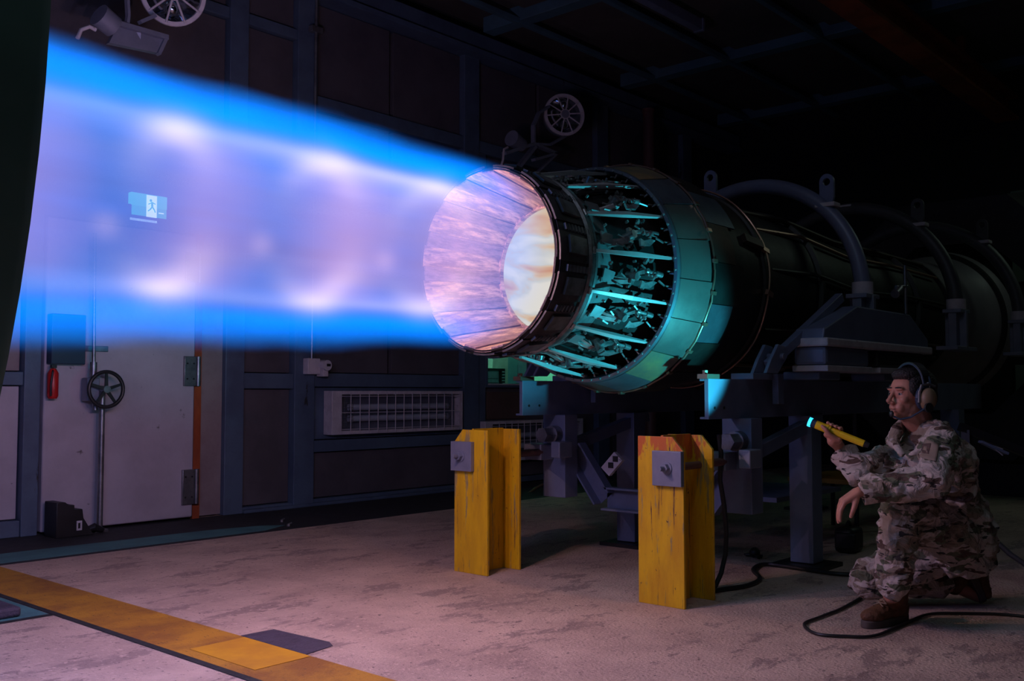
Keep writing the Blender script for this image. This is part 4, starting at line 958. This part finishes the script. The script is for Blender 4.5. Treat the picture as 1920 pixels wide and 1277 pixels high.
capsule(b, hp(.088, 0, .018), hp(.112, 0, -.018), .0085, .0100)
ell(b, (.115, 0, -.024), (.0125, .0115, .011), HM)
ell(b, (.096, 0, -.040), (.010, .010, .010), HM)
ell(b, (.095, 0, -.0555), (.0085, .021, .0062), HM)
ell(b, (.091, 0, -.0685), (.0085, .018, .0065), HM)
ell(b, (.080, 0, -.080), (.012, .016, .008), HM)
for s in (-1, 1): ell(b, (.082, s * .019, -.062), (.007, .007, .008), HM)
capsule(b, hp(-.015, 0, -.045), neckb, .056, .064); capsule(b, hp(.012, 0, -.075), neckb, .048, .06)
chain_(b, [(neckb, .075), (chest, .11), (belly, .11), (pel, .11)]); capsule(b, sL, sR, .05, .05)
chain_(b, [(sL, .048), (eL, .038), (wL, .024)]); chain_(b, [(sR, .048), (eR, .038), (wR, .024)])
chain_(b, [(hL, .08), (kL, .055), (aL, .04)]); chain_(b, [(hR, .08), (kR, .05), (aR, .035), (tR, .03)])
# left hand hanging over the knee
hd = c_r; dn = -c_u; fw = c_f
def off(p, x, y, z): return p + c_r * x + c_u * y + c_f * z
palm0 = off(wL, -.012, -.004, 0); palm1 = off(wL, -.072, -.048, .01)
for k, w_ in enumerate((-.030, -.011, .009, .028)):
    kn = off(palm1, -.004 + .004 * abs(k - 1), .004, w_); capsule(b, off(palm0, 0, 0, w_ * .55), kn, .019, .0115)
    L1, L2, L3 = ((.040, .026, .020), (.044, .029, .021), (.041, .027, .020), (.033, .021, .018))[k]
    a1, a2, a3 = math.radians(242 + 4 * k), math.radians(262 + 3 * k), math.radians(276 + 2 * k)
    p1 = off(kn, math.cos(a1) * L1, math.sin(a1) * L1, w_ * .1); p2 = off(p1, math.cos(a2) * L2, math.sin(a2) * L2, 0); p3 = off(p2, math.cos(a3) * L3, math.sin(a3) * L3, 0)
    chain_(b, [(kn, .0105), (p1, .0096), (p2, .0086), (p3, .0074)])
chain_(b, [(off(wL, -.020, -.022, -.018), .015), (off(wL, -.034, -.058, -.034), .0125), (off(wL, -.044, -.084, -.036), .0105), (off(wL, -.050, -.104, -.032), .0085)])
# torch axis
T0, T1 = pd(1530, 796, 4.66), pd(1620, 832, 4.56)
td = (T1 - T0).normalized()
# right hand round the torch
grip = T0 + td * .085; tn = td.cross(c_f).normalized()
if tn.dot(c_u) < 0: tn = -tn
tf = td.cross(tn).normalized()
if tf.dot(c_f) < 0: tf = -tf        # tn up, tf away from the camera
palm_c = grip - tn * .030 + tf * .008 + td * .012
chain_(b, [(wR, .026), ((wR + palm_c) / 2, .028), (palm_c - tn * .012, .027), (palm_c + td * .02, .020)])
for k in range(4):
    c = grip + td * (.038 - .021 * k) ; rg_ = .0195 + .0085
    L = [(-100, .012), (-50, .0105), (0, .0100), (48, .0095), (92, .0088), (122, .0078)]
    if k == 3: L = L[:5]
    pts = []
    for ang, rr in L:
        q = math.radians(ang); pts.append((c + (tf * math.cos(q) + tn * math.sin(q)) * rg_ - td * .004 * (ang + 100) / 60, rr))
    chain_(b, [(palm_c + td * (.026 - .016 * k), .014)] + pts)
chain_(b, [(palm_c + td * .015 - tf * .012, .015), (grip - tn * .024 - tf * .022 - td * .008, .0125), (grip - tn * .008 - tf * .030 - td * .030, .0105), (grip + tn * .002 - tf * .028 - td * .052, .0085)])
body = organic(b, 'body', m_skin, man, .0040, 3, fac=.5)
for s in (-1, 1):
    MB().sphere(hp(.0705, s * .029, .008), .0125, 12).build('eye', mat('eye_white', (.35, .3, .28), .3), man)
    o = MB(); ell(o, (.0805, s * .0285, .0075), (.004, .006, .006), HM); o.build('iris', m_black, man)
    o = MB(); ell(o, (.088, s * .030, .0335), (.007, .021, .0042), HM); o.build('eyebrow', m_hair, man)
    o = MB(); ell(o, (.0725, s * .029, .0145), (.0115, .0155, .0065), HM); o.build('eyelid', m_skin, man)
o = MB(); ell(o, (.0975, 0, -.062), (.0035, .017, .0016), HM); o.build('mouth_line', m_patchd, man)
b = MB()
ell(b, (-.030, 0, .047), (.098, .080, .082), HM); ell(b, (.020, 0, .092), (.066, .062, .034), HM); ell(b, (.048, 0, .098), (.034, .05, .022), HM)
ell(b, (-.075, 0, -.0), (.05, .066, .07), HM)
for s in (-1, 1): ell(b, (.018, s * .058, .035), (.036, .020, .040), HM); ell(b, (.012, s * .066, .0), (.010, .010, .022), HM)
organic(b, 'hair', m_hair, man, .005, 2, disp=.0015, dscale=60)
# headset
hs = bpy.data.objects.new('headset', None); COL.objects.link(hs); hs.location = head; par(hs, man); hs['label'] = 'tan and black headset with boom microphone'
hs.matrix_parent_inverse = Matrix.Translation(-man.location)
def hpar(o):
    o.parent = hs; o.matrix_parent_inverse = Matrix.Translation(-head); return o
for s in (-1, 1):
    b = MB(); ell(b, (-.008, s * .108, -.012), (.038, .030, .048), HM); ell(b, (-.008, s * .098, -.03), (.034, .028, .036), HM); hpar(organic(b, 'ear_cup', m_cup, None, .005, 4))
    b = MB(); b.tube([hp(-.006 + math.cos(q) * .036, s * .084, -.012 + math.sin(q) * .046) for q in [2 * PI * i / 24 for i in range(25)]], .012, 10); hpar(b.build('ear_cushion', m_dkblue, None))
    b = MB(); b.tube([hp(.030, s * .100, .02), hp(.026, s * .104, .045), hp(-.01, s * .108, .052), hp(-.045, s * .104, .042)], .006, 8); b.tube([hp(.032, s * .100, .022), hp(.034, s * .098, -.03)], .006, 8); hpar(b.build('yoke', m_steel if s > 0 else m_black, None))
for dx in (-.018, .018):
    hpar(MB().tube([hp(-.008 + dx, math.cos(q) * .100, .035 + math.sin(q) * .108) for q in [PI * i / 20 for i in range(21)]], .005, 8).build('headband_wire', m_dkblue, None))
b = MB(); P_ = [PI * (.15 + .7 * i / 16) for i in range(17)]
for q0, q1 in zip(P_, P_[1:]): b.add([hp(-.008 + dx, math.cos(q) * .101 * k, .035 + math.sin(q) * .109 * k) for q in (q0, q1) for k in (1, 1.06) for dx in (-.02, .02)], [(0, 1, 5, 4), (2, 6, 7, 3), (0, 4, 6, 2), (1, 3, 7, 5)])
hpar(b.build('headband', m_black, None))
hpar(MB().sphere(hp(-.008, .104, .052), .009, 8).build('headband_stud', m_steel, None))
hpar(MB().tube([hp(.005, .125, -.045), hp(.03, .110, -.065), hp(.06, .075, -.095), hp(.09, .045, -.105), hp(.112, .025, -.092)], .0045, 8).build('microphone_boom', m_dkblue, None))
b = MB(); ell(b, (.117, .02, -.082), (.009, .012, .015), HM); hpar(b.build('microphone', m_black, None))
hpar(MB().cyl(hp(.012, .128, -.052), hp(.012, .138, -.052), .022, n=20).build('boom_pivot', m_black, None))

# jacket
b = MB()
chain_(b, [(neckb + Vector((0, 0, -.05)), .10), (chest, .155), (belly, .15), (pel + Vector((0, 0, .03)), .165)])
ell(b, tuple(pd(1728, 868, 4.64)), (.13, .14, .12)); ell(b, tuple(pd(1770, 870, 4.68)), (.15, .15, .14))
chain_(b, [(neckb + (sL - neckb) * .25, .085), (sL, .088)]); chain_(b, [(neckb + (sR - neckb) * .25, .08), (sR, .085)])
chain_(b, [(sL, .088), ((sL + eL) / 2, .080), (eL, .076), (eL + (wL - eL) * .5, .066), (eL + (wL - eL) * .80, .062)])
chain_(b, [(sR, .085), ((sR + eR) / 2, .078), (eR, .070), (eR + (wR - eR) * .55, .060)])
chain_(b, [(pel + Vector((0, 0, .0)), .17), (pd(1815, 1030, 4.72), .13)])
chain_(b, [(belly, .14), (pd(1730, 985, 4.58), .10)])
for s in (-1, 1):                                           # bulky chest pockets
    pass
jk = organic(b, 'uniform_jacket', m_camo, man, .0075, 4, disp=.020, dscale=10)
# collar, opened
for s, pts in ((1, [(1712, 800, 4.50), (1728, 836, 4.48), (1710, 838, 4.46), (1696, 852, 4.46), (1745, 852, 4.47), (1762, 806, 4.52), (1756, 790, 4.56)]),):
    pass
def flap(pp, th, name, m_=m_camo, parent=man):
    P_ = [pd(*q) for q in pp]; n = (P_[1] - P_[0]).cross(P_[2] - P_[0]).normalized()
    o = MB().prism(P_, n * th).build(name, m_, parent, bev=th * .4, smooth=False); return o
b = MB(); chain_(b, [(pd(1763, 800, 4.58), .016), (pd(1750, 822, 4.48), .020), (pd(1728, 842, 4.44), .018), (pd(1707, 853, 4.46), .012)])
chain_(b, [(pd(1757, 808, 4.56), .02), (pd(1738, 828, 4.47), .026), (pd(1722, 846, 4.45), .02)])
chain_(b, [(pd(1768, 798, 4.62), .022), (pd(1772, 800, 4.70), .026), (pd(1758, 800, 4.78), .022)])
organic(b, 'collar', m_camo, man, .006, 4, disp=.004, dscale=20)
b = MB(); chain_(b, [(pd(1690, 790, 4.66), .018), (pd(1680, 808, 4.60), .026), (pd(1676, 832, 4.58), .024), (pd(1690, 850, 4.52), .018)]); chain_(b, [(pd(1700, 792, 4.72), .02), (pd(1685, 805, 4.66), .03), (pd(1672, 826, 4.64), .03)])
organic(b, 'collar', m_camo, man, .006, 4, disp=.004, dscale=20)
b = MB(); ell(b, tuple(pd(1716, 828, 4.62)), (.05, .05, .035)); organic(b, 'undershirt', m_shirt, man, .006, 3)
# cuffs
def cuff(p, q, r0, r1, name='cuff'):
    p, q, d, a, bb = MB().frame(p, q); n = 28; vs = []; fs = []
    for i, (t_, r_) in enumerate(((0, r0), (1, r1), (1, r1 - .009), (0, r0 - .012))):
        c = p + (q - p) * t_
        vs += [c + (a * math.cos(2 * PI * k / n) * r_ + bb * math.sin(2 * PI * k / n) * r_ * .86) for k in range(n)]
    for i in range(4):
        j = (i + 1) % 4; fs += [(i * n + k, i * n + (k + 1) % n, j * n + (k + 1) % n, j * n + k) for k in range(n)]
    return MB().add(vs, fs).build(name, m_camo, man)
cuff(eL + (wL - eL) * .70, eL + (wL - eL) * .97, .068, .071)
cuff(eR + (wR - eR) * .35, eR + (wR - eR) * .86, .062, .076)
MB().cyl(eR + (wR - eR) * .5, eR + (wR - eR) * .86, .045, .05, cap=False).build('cuff_lining', m_plate, man)
# sleeve patches
q = pd(1752, 848, 4.35); d_ = (eL - sL).normalized()
def slab(c, un, vn, w, h, th, name, m_):
    c, un, vn = Vector(c), Vector(un).normalized(), Vector(vn).normalized(); n = un.cross(vn)
    return MB().prism([c - un * w - vn * h, c + un * w - vn * h, c + un * w + vn * h, c - un * w + vn * h], n * th).build(name, m_, man, bev=.002, smooth=False)
def on_mesh(o, u, v, lift=.0):
    """point of o's surface met along the sight line through a spot"""
    og = Vector((0, 0, CH)); d = (pd(u, v, 1) - og).normalized(); ok, loc, nrm, _ = o.ray_cast(og, d)
    return (loc - d * lift, nrm) if ok else (pd(u, v, 4.4), -d)
def patch(o, poly, name, m_, lift=.004, sub=6):
    """flat cloth patch draped on o: a grid inside a four-sided outline"""
    (a, b_, c, d) = poly; vs = []; fs = []
    for i in range(sub + 1):
        for j in range(sub + 1):
            s_, t_ = i / sub, j / sub
            u = (a[0] * (1 - s_) + b_[0] * s_) * (1 - t_) + (d[0] * (1 - s_) + c[0] * s_) * t_
            v = (a[1] * (1 - s_) + b_[1] * s_) * (1 - t_) + (d[1] * (1 - s_) + c[1] * s_) * t_
            vs.append(on_mesh(o, u, v, lift)[0])
    k = sub + 1
    for i in range(sub):
        for j in range(sub): fs.append((i * k + j, i * k + j + 1, (i + 1) * k + j + 1, (i + 1) * k + j))
    ob = MB().add(vs, fs).build(name, m_, man); so = ob.modifiers.new('solid', 'SOLIDIFY'); so.thickness = .003; so.offset = 0
    sm = ob.modifiers.new('smooth', 'SMOOTH'); sm.iterations = 2
    return ob
bpy.context.view_layer.update()
patch(jk, ((1734, 822), (1762, 832), (1756, 866), (1722, 858)), 'sleeve_patch', m_patchc, .012)
patch(jk, ((1727, 832), (1746, 830), (1742, 852), (1722, 848)), 'patch_emblem', m_patchd, .018, 4)
patch(jk, ((1732, 836), (1740, 836), (1738, 846), (1729, 844)), 'patch_emblem_centre', m_patchc, .022, 2)
patch(jk, ((1745, 808), (1785, 824), (1778, 834), (1740, 818)), 'shoulder_flap', m_camo, .006)
patch(jk, ((1660, 852), (1700, 862), (1694, 884), (1655, 876)), 'chest_pocket', m_camo, .006)

# trousers
b = MB()
chain_(b, [(pel, .15), (hL, .135), ((hL + kL) / 2, .115), (kL + (hL - kL) * .12, .092), (kL + Vector((0, 0, -.02)), .090), ((kL + aL) * .5, .080), (kL + (aL - kL) * .80, .077), (kL + (aL - kL) * .90, .060)])
chain_(b, [(pel, .15), (hR, .135), ((hR + kR) / 2, .115), (kR + Vector((0, 0, .02)), .098), (kR + (aR - kR) * .3, .085), ((kR + aR) * .5, .075), (kR + (aR - kR) * .85, .062)])
ell(b, tuple(pd(1808, 1035, 4.78)), (.14, .15, .13)); ell(b, tuple(pd(1745, 990, 4.5)), (.09, .09, .08))
tr = organic(b, 'uniform_trousers', m_camo, man, .0075, 5, disp=.019, dscale=10, zmin=.012)
patch(tr, ((1720, 985), (1758, 990), (1752, 1022), (1722, 1020)), 'cargo_pocket', m_camo, .008)
# boots
def boot(heel, toe, ankle, sole_z, name, up=(0, 0, 1), flat=True):
    bt = bpy.data.objects.new(name, None); COL.objects.link(bt); bt.location = ankle; bt.parent = man; bt.matrix_parent_inverse = Matrix.Translation(-man.location)
    def bp(o): o.parent = bt; o.matrix_parent_inverse = Matrix.Translation(-Vector(ankle)); return o
    d = (toe - heel).normalized(); u = Vector(up); sd = u.cross(d).normalized(); u = d.cross(sd).normalized()
    R = Matrix((d, sd, u)).transposed().to_4x4(); R.translation = heel
    b = MB()
    L = (toe - heel).length
    ell(b, (L * .80, 0, .050), (L * .23, .047, .034), R); ell(b, (L * .62, 0, .056), (L * .28, .045, .040), R); ell(b, (L * .38, 0, .065), (L * .27, .040, .055), R)
    ell(b, (L * .15, 0, .060), (L * .18, .038, .055), R)
    capsule(b, R @ Vector((L * .20, 0, .08)), R @ Vector((L * .20, 0, .155)), .046, .052)
    capsule(b, R @ Vector((L * .22, 0, .10)), Vector(ankle) + (Vector(ankle) - R @ Vector((L * .2, 0, .08))) * .02, .048, .044)
    bp(organic(b, 'boot_upper', m_boot, None, .0055, 4, disp=.0025, dscale=40))
    n = 30; pts = []
    for k in range(n):
        q = 2 * PI * k / n; x = L * (.5 + .54 * math.cos(q)); w = .050 if math.cos(q) > .1 else .041 + .004 * math.cos(q)
        pts.append(R @ Vector((x, math.copysign(abs(math.sin(q)) ** .75, math.sin(q)) * w, 0)))
    bp(MB().prism(pts, u * .034).build('boot_sole', m_sole, None, bev=.005))
    for k in range(6):
        x, z = (L * (.64 - .085 * k), .100 + .009 * k) if k < 4 else (L * .2 + .053, .135 + .018 * (k - 4))
        for s in (-1, 1):
            bp(MB().tube([R @ Vector((x + .010, -s * .026, z - .010)), R @ Vector((x, 0, z + .003)), R @ Vector((x - .012, s * .026, z + .0))], .0032, 6).build('lace', m_lace, None))
    return bt
hl_ = at(1700, 1163, 2, 0.0); tl_ = at(1622, 1178, 2, 0.0)
dd = (tl_ - hl_).normalized(); hl_ = tl_ - dd * .29; hl_.z = 0
boot(hl_, tl_, aL + Vector((0, 0, .02)), 0, 'boot')
toeR = pd(1836, 1128, 4.98); toeR.z = .012; heelR = pd(1808, 1075, 5.02)
hh = (heelR - toeR).normalized() * .27 + toeR
boot(hh, toeR, aR, 0, 'boot', up=tuple((c_r * .9 + Vector((0, 0, .35)))))
# torch in the hand
t = thing('flashlight', 'yellow flashlight with glowing blue lens held in the raised hand', 'flashlight', tuple((T0 + T1) / 2))
MB().cyl(T0, T0 + td * .07, .020, .0205, n=24).cyl(T0 + td * .07, T1, .0165, .0165, n=24).build('barrel', m_torch, t)
MB().cyl(T0 + td * .05, T0 + td * .058, .023, .023, n=24).build('grip_ring', m_torch, t)
MB().cyl(T0 - td * .022, T0, .019, .019, n=24).build('head_collar', m_dkblue, t)
MB().cyl(T0 - td * .036, T0 - td * .022, .0225, .0225, n=24).build('lens', m_lens, t)
MB().cyl(T1, T1 + td * .022, .015, .012, n=20).build('tail_cap', m_black, t)
